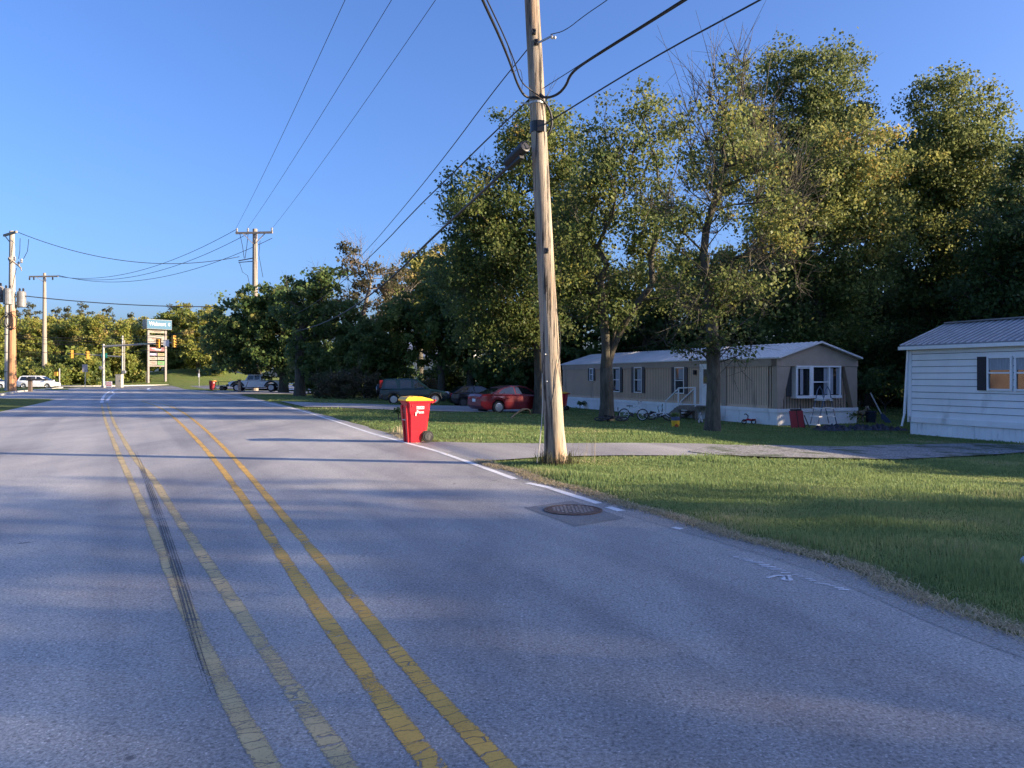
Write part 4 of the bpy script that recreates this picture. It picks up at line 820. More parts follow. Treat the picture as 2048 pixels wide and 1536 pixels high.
q = MB(); q.bar((-1.9, -.1, h - 3.25), (0, -.1, h - 2.9), .1, .1).bar((-1.9, -.1, h - 3.45), (0, -.1, h - 3.3), .08, .08).build('lower_bracket', DKST, t)
q = MB(); q.tube([(-1.7, -.3, h), (-1.35, -.3, h - 1.6), (-1.2, -.2, h - 3)], .035, 4).tube([(-.7, -.3, h), (-.85, -.3, h - 1.5), (-1.1, -.2, h - 3)], .035, 4).tube([(.7, -.3, h - .9), (.55, -.3, h - 2.6), (1.0, -.2, h - 5.2)], .03, 4).tube([(-1.8, -.1, h - 3.4), (-1.4, -.2, h - 4.6), (-.8, -.2, h - 5.0), (-.5, -.3, h - 6.2)], .03, 4).build('jumper_wire', CABLE, t)
t = thing('utility_pole', 'tall brown utility pole carrying grey transformers at the left edge', 'utility pole', PA)
hh = PAt - PA.z
MB().cone((0, 0, -.5), (0, 0, hh), .44, .25, 12).build('shaft', POLE2, t)
mb = MB(); arm(mb, (0, -.3), R(-38), 3.6, hh - .35, .2); mb.bar((-1.1, .5, hh - .45), (0, -.2, hh - 1.4), .07, .07).build('crossarm', POLEF, t)
mb = MB(); mb.bar((0, -.2, hh - 3.2), (1.6, -.9, hh - 4.2), .1, .1).bar((-.2, -.1, hh - 3.0), (.2, -.4, hh - 3.4), .3, .3).bar((1.1, -.7, hh - 3.6), (1.7, -1.0, hh - 4.5), .07, .07).build('lower_arm', POLEF, t)
for x, y, z in ((1.35, -.95, hh - 4.0), (.75, -.7, hh - 3.4), (1.75, -1.1, hh - 3.7)): q = MB(); insul(q, (x, y, z), 1.7); q.build('insulator', STEEL, t)
for x, y, z in ((.05, -.75, hh - 7.3), (-1.2, -.35, hh - 7.0), (.85, .3, hh - 7.5)):
    q = MB().lathe([(.40, -.85), (.46, -.8), (.46, .75), (.38, .9)], (x, y, z), 16); q.box((x * .5, y * .4, z + .3), (.2, .5, .14)); tk = q.build('transformer', pm('transformer_grey', (.19,.19,.188), .5), t, smooth=False)
    for a in (-.2, .2): q = MB(); insul(q, (x + a, y, z + .85), 1.4); q.build('bushing', DKST, tk)
q = MB()
for i in range(4): q.ring((-.5 + .3 * i, -.4, hh - 10 + .15 * (i % 2)), .6 + .12 * i, .04, 'Y', 18, 4, .8)
q.build('cable_loop', CABLE, t)
mb = MB(); mb.tube([(.6, -.7, hh - .9), (.45, -.7, hh - 2.2), (.3, -.6, hh - 2.8)], .03, 4).tube([(1.6, -1.1, hh - 1.0), (1.5, -1, hh - 2.4), (1.3, -.9, hh - 3.2)], .03, 4).tube([(2.6, -1.2, hh - 1.1), (2.4, -1.1, hh - 2.4), (1.9, -1, hh - 3.2)], .03, 4).tube([(1.0, -.8, hh - 4.2), (.7, -.7, hh - 5.2), (.5, -.7, hh - 6.3)], .03, 4).build('jumper_wire', CABLE, t)
t = thing('utility_pole', 'slim pale pole standing close left of the brown transformer pole', 'utility pole', GD(14, 86))
MB().cone((0, 0, -.3), (0, 0, 11.2), .26, .2, 10).build('shaft', pm('pale_pole', (.40,.385,.36), .7), t)
q = MB()
for z in (2, 4.2, 6.2, 8.2, 10.2): q.lathe([(.27, -.04), (.27, .04)], (0, 0, z), 12)
q.build('band', DKST, t)
t = thing('utility_pole', 'thin wooden pole with a single crossarm behind the white minivan', 'utility pole', PT)
MB().cone((0, 0, -.4), (0, 0, PTt - PT.z), .42, .22, 10).build('shaft', POLEF, t)
mb = MB(); arm(mb, (0, -.25), R(-5), 5.0, PTt - PT.z - .6, .2); mb.bar((-1.2, -.3, PTt - PT.z - .7), (0, -.2, PTt - PT.z - 1.5), .07, .07).build('crossarm', POLEF, t)
for x in (-2.3, -1.6, 1.5): q = MB(); insul(q, (x, -.25, PTt - PT.z - 1.2), 1.6); q.build('insulator', DKST, t)
ct = PCt - .35
for i, (dx, px0, lab) in enumerate(((-2.1, 690, 'leftmost of three primary wires crossing the open sky'), (-.75, 783, 'middle of three primary wires crossing the open sky'), (2.15, 871, 'rightmost of three primary wires crossing the open sky'))):
    a = Vector((PC.x + dx, PC.y - .4, ct + .35)); q = W(px0, 0, 33); e = a + (q - a) * 1.75; e.z = 18.6
    t_ = (q - a).length / (e - a).length; zl = a.z + (e.z - a.z) * t_; sg = (zl - q.z) / (4 * t_ * (1 - t_)); cable(lab, [a, e], .014, sg)
    b_ = Vector((PT.x + 2.3, PT.y - .3, PTt - .6)); cable('primary wire %s between the slim crossarm pole and the tall grey pole' % ('highest', 'middle', 'lowest')[i], [Vector((PC.x + dx, PC.y - .4, ct + .2 - .5 * i)), b_ + Vector((0, 0, .12 * i))], .030, 2.2 + .3 * i)
cable('sagging wire from the transformer pole top to the tall grey pole', [Vector((PA.x + 1.2, PA.y - .8, PAt - .3)), Vector((PC.x - 1.8, PC.y, ct - 2.9))], .035, 1.9)
cable('heavy wire from the cable loops across to the roadside maple', [Vector((PA.x + .3, PA.y, PAt - 7)), Vector((PC.x - 1, PC.y, EYE + (HY - 612) / FOC * 90))], .05, .5)
for i, (ya, yb, yc) in enumerate(((668, 678, 668), (672, 684, 662), (700, 708, 690), (684, 690, 680))):
    cable('dark span wire in front of the far wood, %s of four' % ('highest', 'second', 'lowest', 'third')[i], [W(-20, ya, 108), W(150, yb, 110), W(280, yb - 4, 110), W(470, yc - 12, 106)], .028)
# ------------------------------------------------------------------ traffic signals, signs, street things
ALU = pm('aluminium_post', (.33,.325,.31), .5, .4, .1, 3); SIGY = pm('signal_yellow', (.50,.27,.035), .5, 0, .12, 3); LENS = pm('signal_lens', (.06,.015,.012), .3)
def head(parent, x, y, z, rz, n=3, board=True):
    M = Matrix.Rotation(rz, 3, 'Z'); c = Vector((x, y, z)); m = MB(); m.box(c, (.42, .34, 1.2), rz)
    for k in range(n):
        q = c + M @ Vector((0, -.25, .38 - .38 * k)); m.box(q + Vector((0, 0, .13)), (.36, .26, .03), rz)
    hd = m.build('signal_head', SIGY, parent)
    l = MB()
    for k in range(n): l.lathe([(.13, -.02), (.13, .02)], c + M @ Vector((0, -.19, .38 - .38 * k)), 12, 'Y')
    l.build('lens', LENS, hd); return hd
b = GD(207, 110); t = thing('traffic_signal', 'traffic signal post with a long mast arm reaching right over the crossing', 'traffic light', b)
MB().cone((0, 0, -.1), (0, 0, 6.3), .19, .15, 12).lathe([(.32, 0), (.32, .25), (.2, .3)], (0, 0, 0), 12).build('post', ALU, t)
MB().cone((0, 0, 5.95), (10.4, -.4, 6.5), .16, .09, 8).build('mast_arm', ALU, t)
bk = MB(); bk.box((8.1, -.42, 6.35), (.75, .05, 1.5)); hd = head(t, 8.1, -.55, 6.35, 0); bk.build('backplate', BLK, hd)
head(t, 10.35, -.5, 6.4, R(75)); head(t, 10.2, -.3, 6.9, R(70), 2)
MB().box((9.25, -.5, 6.42), (.8, .04, .95)).build('lane_sign', pm('grey_white_sign', (.5,.52,.56), .6), t)
MB().box((6.0, -.42, 6.32), (1.6, .05, .2)).build('street_name_sign', pm('grey_green_sign', (.16,.24,.22), .6), t)
MB().lathe([(.24, -.18), (.24, .12)], (-.3, -.1, 2.9), 12, 'Y').build('pedestrian_signal', ALU, t)
b2 = GD(245, 112); t = thing('traffic_signal', 'second signal post with a short arm reaching left', 'traffic light', b2)
MB().cone((0, 0, -.1), (0, 0, 7.6), .16, .12, 12).build('post', ALU, t)
MB().cone((0, 0, 4.5), (-8.0, .2, 5.0), .11, .06, 8).build('mast_arm', ALU, t)
head(t, -5.0, -.1, 4.75, R(-60)); head(t, -7.3, -.1, 4.9, R(-60))
MB().box((-2.6, -.12, 4.7), (.8, .04, .7)).build('street_name_sign', pm('green_sign', (.02,.27,.20), .5), t)
MB().lathe([(.24, -.18), (.24, .12)], (.32, -.1, 2.3), 12, 'Y').build('pedestrian_signal', ALU, t)
MB().cyl((.3, 0, 2.4), (.3, 0, 7.0), .05, 6).build('conduit', ALU, t)
cb = thing('control_cabinet', 'pale metal control cabinet at the foot of the second signal post', 'cabinet', GD(238.5, 111))
MB().box((0, 0, .95), (.85, .6, 1.9)).box((0, 0, 1.92), (.95, .7, .06)).build('cabinet_body', pm('cabinet_cream', (.38,.36,.30), .5), cb, .02)
MB().box((0, -.31, .95), (.74, .02, 1.6)).build('door', pm('cabinet_cream2', (.36,.34,.28), .5), cb); MB().box((.28, -.33, 1.0), (.04, .04, .2)).build('handle', DKST, cb)
yb = thing('yard_sign', 'low white banner sign on the grass beside the long armed signal', 'sign', GD(217.5, 109.5))
MB().box((0, 0, .55), (.95, .03, .72)).build('panel', WHITE, yb); q = MB()
for z in (.76, .6, .44, .32): q.box((0, -.02, z), (.75, .006, .07))
q.build('print_lines', REDTX, yb)
for x in (-.42, .42): MB().cyl((x, 0, -.1), (x, 0, .95), .02, 6).build('stake', STEEL, yb)
def signpost(px, D, h, w, hh_, mat, lab, z=None, ph=None, back=False, thick=.05):
    t = thing('road_sign', lab, 'sign', GD(px, D)); MB().cyl((0, .04, -.2), (0, .04, h), thick, 8).build('post', ALU, t)
    MB().box((0, -.03, z or h - hh_ / 2), (w, .02, hh_)).build('panel', mat, t); return t
signpost(170, 113, 3.4, .8, 1.1, pm('dull_sign_back', (.36,.34,.36), .6), 'grey square sign on a thin dark post on the grass bank')
t = signpost(118.5, 107, 2.75, .10, .3, ALU, 'pale post with a yellow pedestrian signal at the kerb end', thick=.09)
MB().box((-.36, -.1, 2.0), (.42, .36, .55)).build('pedestrian_signal', SIGY, t)
signpost(398, 120, 2.7, .24, .6, WTP, 'slim post with a small pale road sign before the mound', z=1.75, thick=.04)
# tall store sign
b = GD(314, 140); t = thing('store_sign', 'tall two legged store sign with a bright blue top panel', 'sign', b, R(50))
kx = 140 / FOC
for x in (-1.62, 1.55): MB().box((x, 0, 5.0), (.34, .4, 10.4)).build('leg', pm('sign_leg', (.20,.175,.16), .6), t)
MB().box((-1.95, .1, .9), (.08, .08, 2)).build('conduit', DKST, t)
MB().box((.05, 0, 10.55), (4.6, 1.7, 1.75)).build('cabinet', pm('sign_cabinet', (.33,.33,.31), .5), t, .03)
tp = MB().box((.05, -.87, 10.55), (4.5, .04, 1.62)).build('top_panel', pm('sign_blue', (.004,.095,.18), .6, 0, .1, 1), t)
text('lettering', 'Walmart', 1.0, pm('sign_letter_white', (.50,.52,.54), .5), t, (-.32, -.90, 10.62), (R(90), 0, 0), .85, .012)
q = MB()
for k in range(6):
    a = k * math.pi / 3 + math.pi / 6; q.bar((1.82 + .1 * math.cos(a), -.91, 10.62 + .1 * math.sin(a)), (1.82 + .3 * math.cos(a), -.91, 10.62 + .3 * math.sin(a)), .09, .03)
q.build('emblem', WHITE, t)
PAN = [(-.02, 9.3, 3.0, .62, (.18,.165,.125)), (-.02, 7.75, 3.0, 1.75, (.185,.17,.14)), (-.02, 6.05, 3.0, .75, (.16,.03,.04)), (-.75, 5.1, 1.5, .55, (.09,.06,.15)), (.75, 5.1, 1.4, .55, (.18,.16,.06)), (-.75, 4.35, 1.5, .6, (.18,.165,.14)), (.75, 4.4, 1.4, .6, (.18,.165,.13)), (-.75, 3.55, 1.5, .75, (.17,.145,.12)), (.75, 3.55, 1.4, .75, (.03,.17,.03)), (0, 3.0, 3.0, .3, (.18,.16,.14))]
for i, (x, z, w_, h_, c_) in enumerate(PAN):
    p = MB().box((x, -.05, z), (w_ - .05, .12, h_ - .05)).build('tenant_panel', pm('tenant_panel_paint', c_, .55, 0, .12, 2), t)
    q = MB()
    for k in range(2): q.box((x + .1 * k - .05, -.118, z + (.12 - .22 * k) * h_), (w_ * (.62 - .2 * k), .012, h_ * .13))
    q.build('print_lines', WHITE if c_[1] < .12 else pm('print_ink', (.10,.05,.03), .6), p)
# mailbox at the left kerb, unidentified object at the right edge
mbx = thing('mailbox', 'dark mailbox on a thick wooden post at the left kerb', 'mailbox', GD(60.5, 81), R(10))
MB().box((0, 0, .55), (.32, .32, 1.3)).build('post', pm('dark_post_wood', (.12,.09,.07), .8), mbx)
q = MB().prism([(-.25, -.35, 1.2), (.25, -.35, 1.2), (.25, -.35, 1.48), (.15, -.35, 1.58), (-.15, -.35, 1.58), (-.25, -.35, 1.48)], (0, 1.0, 0)); q.build('box', BLK, mbx); MB().box((1.0, 0, 1.3), (1.3, .3, .2)).build('name_board', DKST, mbx)
nb = W(2052, 1127, 6.6); t = thing('pale_edge_object', 'pale grey rounded object poking in at the right edge of the grass', 'mailbox', (nb.x + .14, nb.y, gz(nb.x, nb.y)))  # identity unknown; the tube form and its post are invented
hz = nb.z - gz(nb.x, nb.y)
q = MB(); q.lathe([(.02, -.175), (.045, -.17), (.066, -.14), (.068, .25), (.05, .27)], (0, 0, hz), 20, 'X'); q.build('tube', pm('pale_grey_shell', (.50,.53,.58), .3, 0, .05, 3), t, smooth=True)
MB().box((.04, -.055, hz + .037), (.40, .03, .012)).build('slot', BLK, t); MB().cyl((.16, .02, -.2), (.16, .02, hz - .04), .02, 8).build('post', STEEL, t)
# manhole
mh = thing('manhole_cover', 'rusty round manhole cover set in the dark asphalt patch', 'manhole cover', R0(1146, 1020, .006))
RUST = pm('rusty_iron', (.17,.11,.085), .6, .5, .4, 14, bmp=.4, bscale=80); RUST2 = pm('worn_iron', (.36,.33,.32), .45, .5, .25, 20)
MB().lathe([(.36, 0), (.36, .008), (.325, .012), (.325, .004)], n=40).build('frame', RUST, mh)
q = MB().lathe([(.315, 0), (.315, .010)], n=40); q.build('cover', RUST, mh)
q = MB()
for i in range(-6, 7):
    for j in range(-6, 7):
        if math.hypot(i, j) < 5.9 and (i + j) % 2: q.box((i * .046, j * .046, .0125), (.034, .034, .006), R(20))
q.build('tread_studs', RUST2, mh)
# concrete parking remnants by the left pole

# ------------------------------------------------------------------ wheelie bins
def wheel_at(parent, c, r, w, rimmat, spokes, side, name='wheel', depth=.02):
    """axle along y; side = +1/-1 is the outer face"""
    wl = MB().lathe([(r * .55, -w / 2), (r * .93, -w / 2), (r, -w * .36), (r, w * .36), (r * .93, w / 2), (r * .55, w / 2)], c, 28, 'Y').build(name, RUB, parent, smooth=False)
    q = MB(); c = Vector(c); yo = side * (w / 2 + .004)
    q.lathe([(r * .56, yo - side * .05), (r * .63, yo), (r * .66, yo + side * .008), (r * .60, yo + side * .012), (r * .57, yo)], c, 28, 'Y')
    q.lathe([(r * .16, yo - side * .03), (r * .16, yo + side * .006), (r * .10, yo + side * .015)], c, 12, 'Y')
    for k in range(spokes):
        a = 2 * math.pi * k / spokes + .3; d = Vector((math.cos(a), 0, math.sin(a)))
        q.bar(c + d * r * .1 + Vector((0, yo - side * .005, 0)), c + d * r * .6 + Vector((0, yo - side * .01, 0)), .028 * (r / .16) if spokes > 6 else r * .15, r * .16 if spokes < 7 else .02 * r / .16)
    q.build('rim', rimmat, wl)
    return wl
RIMDK = pm('dark_rim', (.06,.06,.06), .5); ALLOY = pm('alloy', (.52,.53,.55), .3, .7, .08, 3)
def make_bin():
    """front toward +x; 1.1 m tall"""
    t = thing('wheelie_bin', 'x', 'wheelie bin', (0, 0, 0), 0, 'red wheeled bins with yellow lids')
    # side outline (x front .. rear), lofted between narrow bottom and wide top
    st = [(0.0, .24, -.08, .185), (.02, .25, -.10, .19), (.27, .255, -.13, .205), (.29, .255, -.235, .205), (.68, .27, -.275, .235), (.78, .30, -.285, .25), (.94, .31, -.30, .262), (.985, .315, -.305, .267), (.99, .335, -.335, .285), (1.03, .335, -.335, .285)]
    V = []; F = []
    for z, xf, xr, hw in st:
        c = .05; V += [(xf, -hw + c, z), (xf, hw - c, z), (xf - c, hw, z), (xr + c, hw, z), (xr, hw - c, z), (xr, -hw + c, z), (xr + c, -hw, z), (xf - c, -hw, z)]
    for j in range(len(st) - 1): F += [(j * 8 + i, j * 8 + (i + 1) % 8, (j + 1) * 8 + (i + 1) % 8, (j + 1) * 8 + i) for i in range(8)]
    F += [tuple(range(8))[::-1], tuple(range(8 * (len(st) - 1), 8 * len(st)))]
    b = MB().add(V, F)
    for s in (-1, 1):                                                       # front corner columns beside the lift recess
        b.prism([(.24, s * .07, .0), (.24, s * .165, .0), (.312, s * .22, .92), (.312, s * .10, .92)], (.03, 0, 0))
    for s in (-1, 1):
        for k in (0, .06): b.box((.25 - k, s * .266, .92), (.018, .018, .09))
    b.build('body', REDPL, t, .012)
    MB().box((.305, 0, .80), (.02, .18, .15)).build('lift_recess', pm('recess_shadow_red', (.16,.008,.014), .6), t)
    MB().cyl((.30, -.12, .56), (.30, .12, .56), .016, 8).build('lift_bar', STEEL, t)
    l = MB(); l.prism([(.36, -.295, 1.033), (.37, -.295, 1.07), (.30, -.295, 1.135), (-.05, -.295, 1.14), (-.29, -.295, 1.08), (-.36, -.295, 1.05), (-.36, -.295, 1.033)], (0, .59, 0)); l.box((.10, -.13, 1.138), (.12, .18, .02)); l.box((.10, .13, 1.138), (.12, .18, .02)); l.box((.24, -.30, 1.075), (.07, .02, .045)).build('lid', YELPL, t, .015)
    h = MB(); h.bar((-.33, -.22, .99), (-.41, -.22, 1.03), .05, .06).bar((-.33, .22, .99), (-.41, .22, 1.03), .05, .06).cyl((-.42, -.27, 1.04), (-.42, .27, 1.04), .022, 8); h.build('handle', REDPL, t)
    for s in (-1, 1): wheel_at(t, (-.23, s * .235, .145), .145, .055, RIMDK, 9, s)
    MB().cyl((-.23, -.23, .145), (-.23, .23, .145), .014, 8).build('axle', STEEL, t)
    for s in (-1, 1):
        lb = MB(); lb.add([(.08, s * .2655, .90), (-.125, s * .2655, .90), (-.125, s * .2605, .83), (.08, s * .2605, .83)], [(0,1,2,3)] if s < 0 else [(3,2,1,0)]); p = lb.build('sticker', WHITE, t)
        text('lettering', 'KITWA', .062, REDTX, p, (-.023, s * .2655, .865), (R(90 - s * 4), 0, 0 if s < 0 else math.pi), 1.0, .001)
        text('brand_lettering', 'Penn', .115, WHITE, t, (-.023, s * .2575, .755), (R(90 - s * 4), R(0), 0 if s < 0 else math.pi), .85, .002)
        MB().bar((.085, s * .256, .76), (.09, s * .246, .665), .03, .004).build('brand_flourish', WHITE, t)
    return t
bin0 = make_bin()
bin0.location = R0(833, 884.5, .0) + Vector((-.03, .12, 0)); bin0.rotation_euler = (0, 0, R(207)); bin0['label'] = 'red wheeled bin with yellow lid standing at the road edge by the drive'
b = G(1124, 821); dup(bin0, b, R(150), 'red wheeled bin half hidden behind the leaning pole beside the trailer')
b = G(425, 779.5); dup(bin0, GD(425, 92), R(235), 'farthest red wheeled bin standing near the front of the white pickup')

# ------------------------------------------------------------------ vehicles
def hill(x, pts): return float(np.interp(x, [p[0] for p in pts], [p[1] for p in pts]))
def make_car(name, label, cat, loc, rz, L, Wd, top, cab, wb, wr, wheels, r, zb, paint, sidewin, rear_glass=True, nspk=5, rim=None, clad=None, tail=(.2, .2), tailz=.8, headz=.68, lowbump=None, mirrors=True, belt=None, group=None, spare=False, plate=True, archpad=.05, tailmat=None):
    t = thing(name, label, cat, loc, rz, group); h = L / 2; rim = rim or ALLOY
    def hw(x):
        e = abs(x) / h; return Wd / 2 * (1 - .16 * e ** 5 - .05 * e ** 2)
    xs = sorted(set([round(x, 3) for x in np.concatenate([np.linspace(-h, h, 40)] + [np.linspace(w - r - archpad, w + r + archpad, 13) for w in wheels])]))
    V = []; F = []; np_ = 13
    for x in xs:
        zt = hill(x, top); zl = zb + .22 * max(0, (abs(x) / h - .86) / .14) ** 1.6 ; ra = r + archpad; za = zl
        for w in wheels:
            if abs(x - w) < ra: za = max(za, r + math.sqrt(max(0, ra * ra - (x - w) ** 2)))
        w_ = hw(x); za = min(za, zt - .12); zm = za + .5 * (zt - za)
        half = [(w_ * .80, zl if za == zl else za), (w_ * .985, za), (w_ * 1.0, za + .05), (w_ * 1.0, zm), (w_ * .975, zt - .07), (w_ * .90, zt - .005)]
        ring = [(-y, z) for y, z in half] + [(0, zt + .025)] + [(y, z) for y, z in half[::-1]]
        V += [(x, y, z) for y, z in ring]
    for i in range(len(xs) - 1):
        for k in range(np_): F.append((i * np_ + k, i * np_ + (k + 1) % np_, (i + 1) * np_ + (k + 1) % np_, (i + 1) * np_ + k))
    F += [tuple(range(np_))[::-1], tuple(range((len(xs) - 1) * np_, len(xs) * np_))]
    MB().add(V, F).build('body', paint, t, smooth=False, bevel=.012)
    # wheel wells, dark underside
    MB().box((0, 0, zb + .12), (L * .86, Wd * .74, .16)).build('underbody', BLK, t)
    z0, z1 = min(p[1] for p in cab), max(p[1] for p in cab)
    def cy(z): return wb + (wr - wb) * (z - z0) / (z1 - z0)
    n = len(cab); V = [(x, -cy(z), z) for x, z in cab] + [(x, cy(z), z) for x, z in cab]
    MB().add(V, [tuple(range(n)), tuple(range(n, 2 * n))[::-1]] + [(i, i + 1, n + i + 1, n + i) for i in range(n - 1)]).build('cabin', paint, t, bevel=.03)
    for poly in sidewin:
        for s in (-1, 1):
            a = [Vector((x, s * (cy(z) + .004), z)) for x, z in poly]; MB().prism(a, (0, s * .006, 0)).build('side_window', CARGL, t)
    for nm, i in (('windshield', n - 2), ('rear_window', 0)):
        if nm == 'rear_window' and not rear_glass: continue
        (xa, za), (xb, zb_) = cab[i], cab[i + 1]; d = Vector((xb - xa, 0, zb_ - za)); nn = Vector((-d.z, 0, d.x)).normalized()
        if nn.z < 0: nn = -nn
        q = []
        for u, sg in ((.1, -1), (.9, -1), (.9, 1), (.1, 1)):
            p = Vector((xa, 0, za)) + d * u; p.y = sg * (cy(p.z) - .07); q.append(p + nn * .004)
        MB().prism(q, nn * .006).build(nm, CARGL, t)
    for s in (-1, 1):
        for w in wheels: wheel_at(t, (w, s * (Wd / 2 - .115), r), r, .21, rim, nspk, s)
        MB().box((h - .16, s * (hw(h) - .22), headz), (.3, .36, .15)).build('headlight', pm('lamp_glass', (.55,.57,.6), .12), t, .03)
        MB().box((-h + .10, s * (hw(h) - .06 - tail[0] / 2), tailz), (.24, tail[0], tail[1])).build('taillight', tailmat or pm('tail_red', (.42,.012,.015), .2), t, .02)
        if mirrors: MB().box((cab[-1][0] - .28, s * (Wd / 2 + .06), z0 + .12), (.12, .2, .14)).build('mirror', paint, t, .03)
        for dx in (.25, -.75): MB().box((dx, s * (Wd / 2 - .01), z0 - .14), (.16, .03, .025)).build('door_handle', paint, t)
    if clad:
        q = MB()
        for s in (-1, 1):
            q.box(((wheels[0] + wheels[1]) / 2, s * (Wd / 2 - .012), zb + .10), (abs(wheels[0] - wheels[1]) - 2 * r - .1, .04, .20))
            for w in wheels:
                pts = [Vector((w + (r + .09) * math.cos(a), s * (Wd / 2 - .005), r + (r + .09) * math.sin(a))) for a in np.linspace(.05, math.pi - .05, 12)]; q.tube(pts, .045, 6)
        q.build('side_cladding', clad, t)
        for sx in (-1, 1): MB().box((sx * (h - .05), 0, zb + .26), (.2, Wd * .9, .30)).build('bumper', clad, t, .05)
    if plate: MB().box((-h - .012, 0, tailz - .12), (.02, .32, .15)).build('number_plate', WHITE, t)
    if spare: 
        w = MB().lathe([(.18, -.1), (.33, -.1), (.36, -.05), (.36, .05), (.33, .1)], (-h - .10, 0, .95), 24, 'X').build('spare_wheel', BLK, t); MB().lathe([(.24, -.115), (.22, -.13)], (-h - .10, 0, .95), 20, 'X').build('cover', ALLOY, w)
    return t
def carpaint(name, col, metal=.35): 
    m = pm(name, col, .28, metal, .04, 2, coat=.5); return m
GRN = carpaint('green_paint', (.002,.016,.016), .0); BLKP = carpaint('black_paint', (.010,.012,.018)); RED = carpaint('red_paint', (.16,.005,.013), .2); WHP = carpaint('white_paint_car', (.82,.83,.83), 0); GREYCL = pm('grey_cladding', (.04,.043,.048), .6)
# green SUV, nose to the right
b = GD(829, 50.5)
make_car('suv', 'dark green older SUV with a spare wheel on its tail, parked in the drive', 'car', b, R(9), 4.5, 1.78, [(-2.25,.98),(-2.1,1.02),(.55,1.02),(.9,1.0),(1.7,.90),(2.05,.80),(2.25,.62)], [(-2.16,1.0),(-2.0,1.60),(-1.85,1.66),(-.4,1.69),(.15,1.64),(.98,1.0)], .80, .64, (-1.36, 1.30), .335, .26, GRN, [[(-1.98,1.06),(-1.87,1.55),(-1.25,1.58),(-1.1,1.06)],[(-.95,1.06),(-.95,1.58),(-.25,1.58),(-.2,1.06)],[(-.1,1.06),(-.12,1.57),(.16,1.55),(.72,1.06)]], clad=GREYCL, tail=(.16,.5), tailz=1.32, headz=.74, spare=True, plate=False)
b = GD(958, 51)
make_car('hatchback', 'black hatchback parked between the green SUV and the red sedan', 'car', b, R(18), 4.1, 1.69, [(-2.05,.78),(-1.95,.92),(.6,.92),(.95,.88),(1.6,.78),(1.95,.68),(2.05,.52)], [(-1.95,.9),(-1.25,1.33),(-.7,1.39),(.0,1.36),(.95,.88)], .76, .56, (-1.28, 1.30), .29, .20, BLKP, [[(-1.55,.96),(-1.1,1.26),(-.62,1.31),(-.55,.96)],[(-.45,.96),(-.5,1.31),(.0,1.29),(.66,.95)]], tail=(.2,.24), tailz=.78, rim=RIMDK, nspk=9)
b = GD(1024, 40.5) 
make_car('sedan', 'dark red sedan parked beside the maple trunk, tail toward the road', 'car', b, R(31), 4.55, 1.80, [(-2.27,.88),(-2.2,.98),(-1.8,1.01),(-1.2,.97),(.7,.95),(1.05,.90),(1.8,.78),(2.15,.66),(2.27,.50)], [(-1.75,.98),(-.95,1.32),(-.45,1.42),(.1,1.43),(.55,1.35),(1.30,.92)], .80, .56, (-1.32, 1.38), .325, .20, RED, [[(-1.28,1.02),(-.95,1.24),(-.5,1.34),(-.3,1.345),(-.28,1.0)],[(-.2,1.0),(-.2,1.35),(.1,1.35),(.5,1.27),(.95,.98)]], tail=(.34,.13), tailz=.80)
b = GD(512, 82.5)
jp = make_car('pickup_truck', 'white off road pickup with black fenders under the roadside maple', 'pickup truck', b, R(186), 5.5, 1.85, [(-2.75,1.18),(-.75,1.18),(-.7,1.22),(1.0,1.22),(1.1,1.2),(2.5,1.12),(2.62,.98),(2.75,.85)], [(-.72,1.2),(-.62,1.82),(.62,1.84),(.98,1.2)], .80, .72, (-1.75, 1.75), .43, .48, WHP, [[(-.58,1.28),(-.54,1.74),(.0,1.75),(.0,1.28)],[(.08,1.28),(.08,1.75),(.58,1.75),(.82,1.28)]], tail=(.14,.26), tailz=1.0, headz=.96, nspk=5, archpad=.14)
q = MB()
for s in (-1, 1):
    for w in (-1.75, 1.75): q.tube([Vector((w + .66 * math.cos(a), s * .93, .52 + .56 * math.sin(a))) for a in np.linspace(.15, math.pi - .15, 10)], .085, 6)
q.build('fender_flare', BLK, jp); MB().box((2.78, 0, .68), (.25, 1.6, .22)).build('bumper', BLK, jp); MB().box((-1.75, 0, 1.2), (1.8, 1.5, .06)).build('bed_cover', BLK, jp); MB().box((0, 0, .45), (2.0, 1.8, .12)).build('side_step', BLK, jp)
b = GD(77.5, 105)
make_car('minivan', 'white minivan stopped in the lot left of the crossing', 'car', b, R(4), 5.1, 1.98, [(-2.55,.95),(-2.45,1.02),(1.1,1.0),(1.5,.98),(2.2,.82),(2.45,.7),(2.55,.55)], [(-2.4,1.0),(-2.1,1.62),(-1.7,1.74),(.0,1.75),(.5,1.68),(1.75,.98)], .88, .70, (-1.52, 1.55), .33, .22, WHP, [[(-2.1,1.1),(-1.88,1.6),(-1.2,1.62),(-1.1,1.1)],[(-1.0,1.1),(-1.0,1.63),(-.05,1.63),(0,1.1)],[(.1,1.1),(.1,1.62),(.5,1.58),(1.25,1.06)]], tail=(.14,.5), tailz=1.15)
b = GD(-12, 100)
make_car('sedan', 'white car cut off by the left edge of the view', 'car', b, R(0), 4.6, 1.8, [(-2.3,.88),(-2.2,.95),(.7,.93),(1.05,.90),(1.8,.78),(2.15,.66),(2.3,.5)], [(-1.75,.95),(-.9,1.38),(.1,1.42),(.5,1.36),(1.25,.92)], .80, .56, (-1.32, 1.38), .32, .2, WHP, [[(-1.2,1.0),(-.9,1.28),(-.3,1.33),(-.28,1.0)],[(-.2,1.0),(-.2,1.33),(.45,1.27),(.92,.98)]])
tl = thing('utility_trailer', 'low grey utility trailer between the far red bin and the white pickup', 'trailer', GD(447, 88), R(4))
MB().box((0, 0, .5), (1.6, 1.2, .12)).build('deck', pm('grey_deck', (.38,.39,.40), .6), tl)
q = MB()
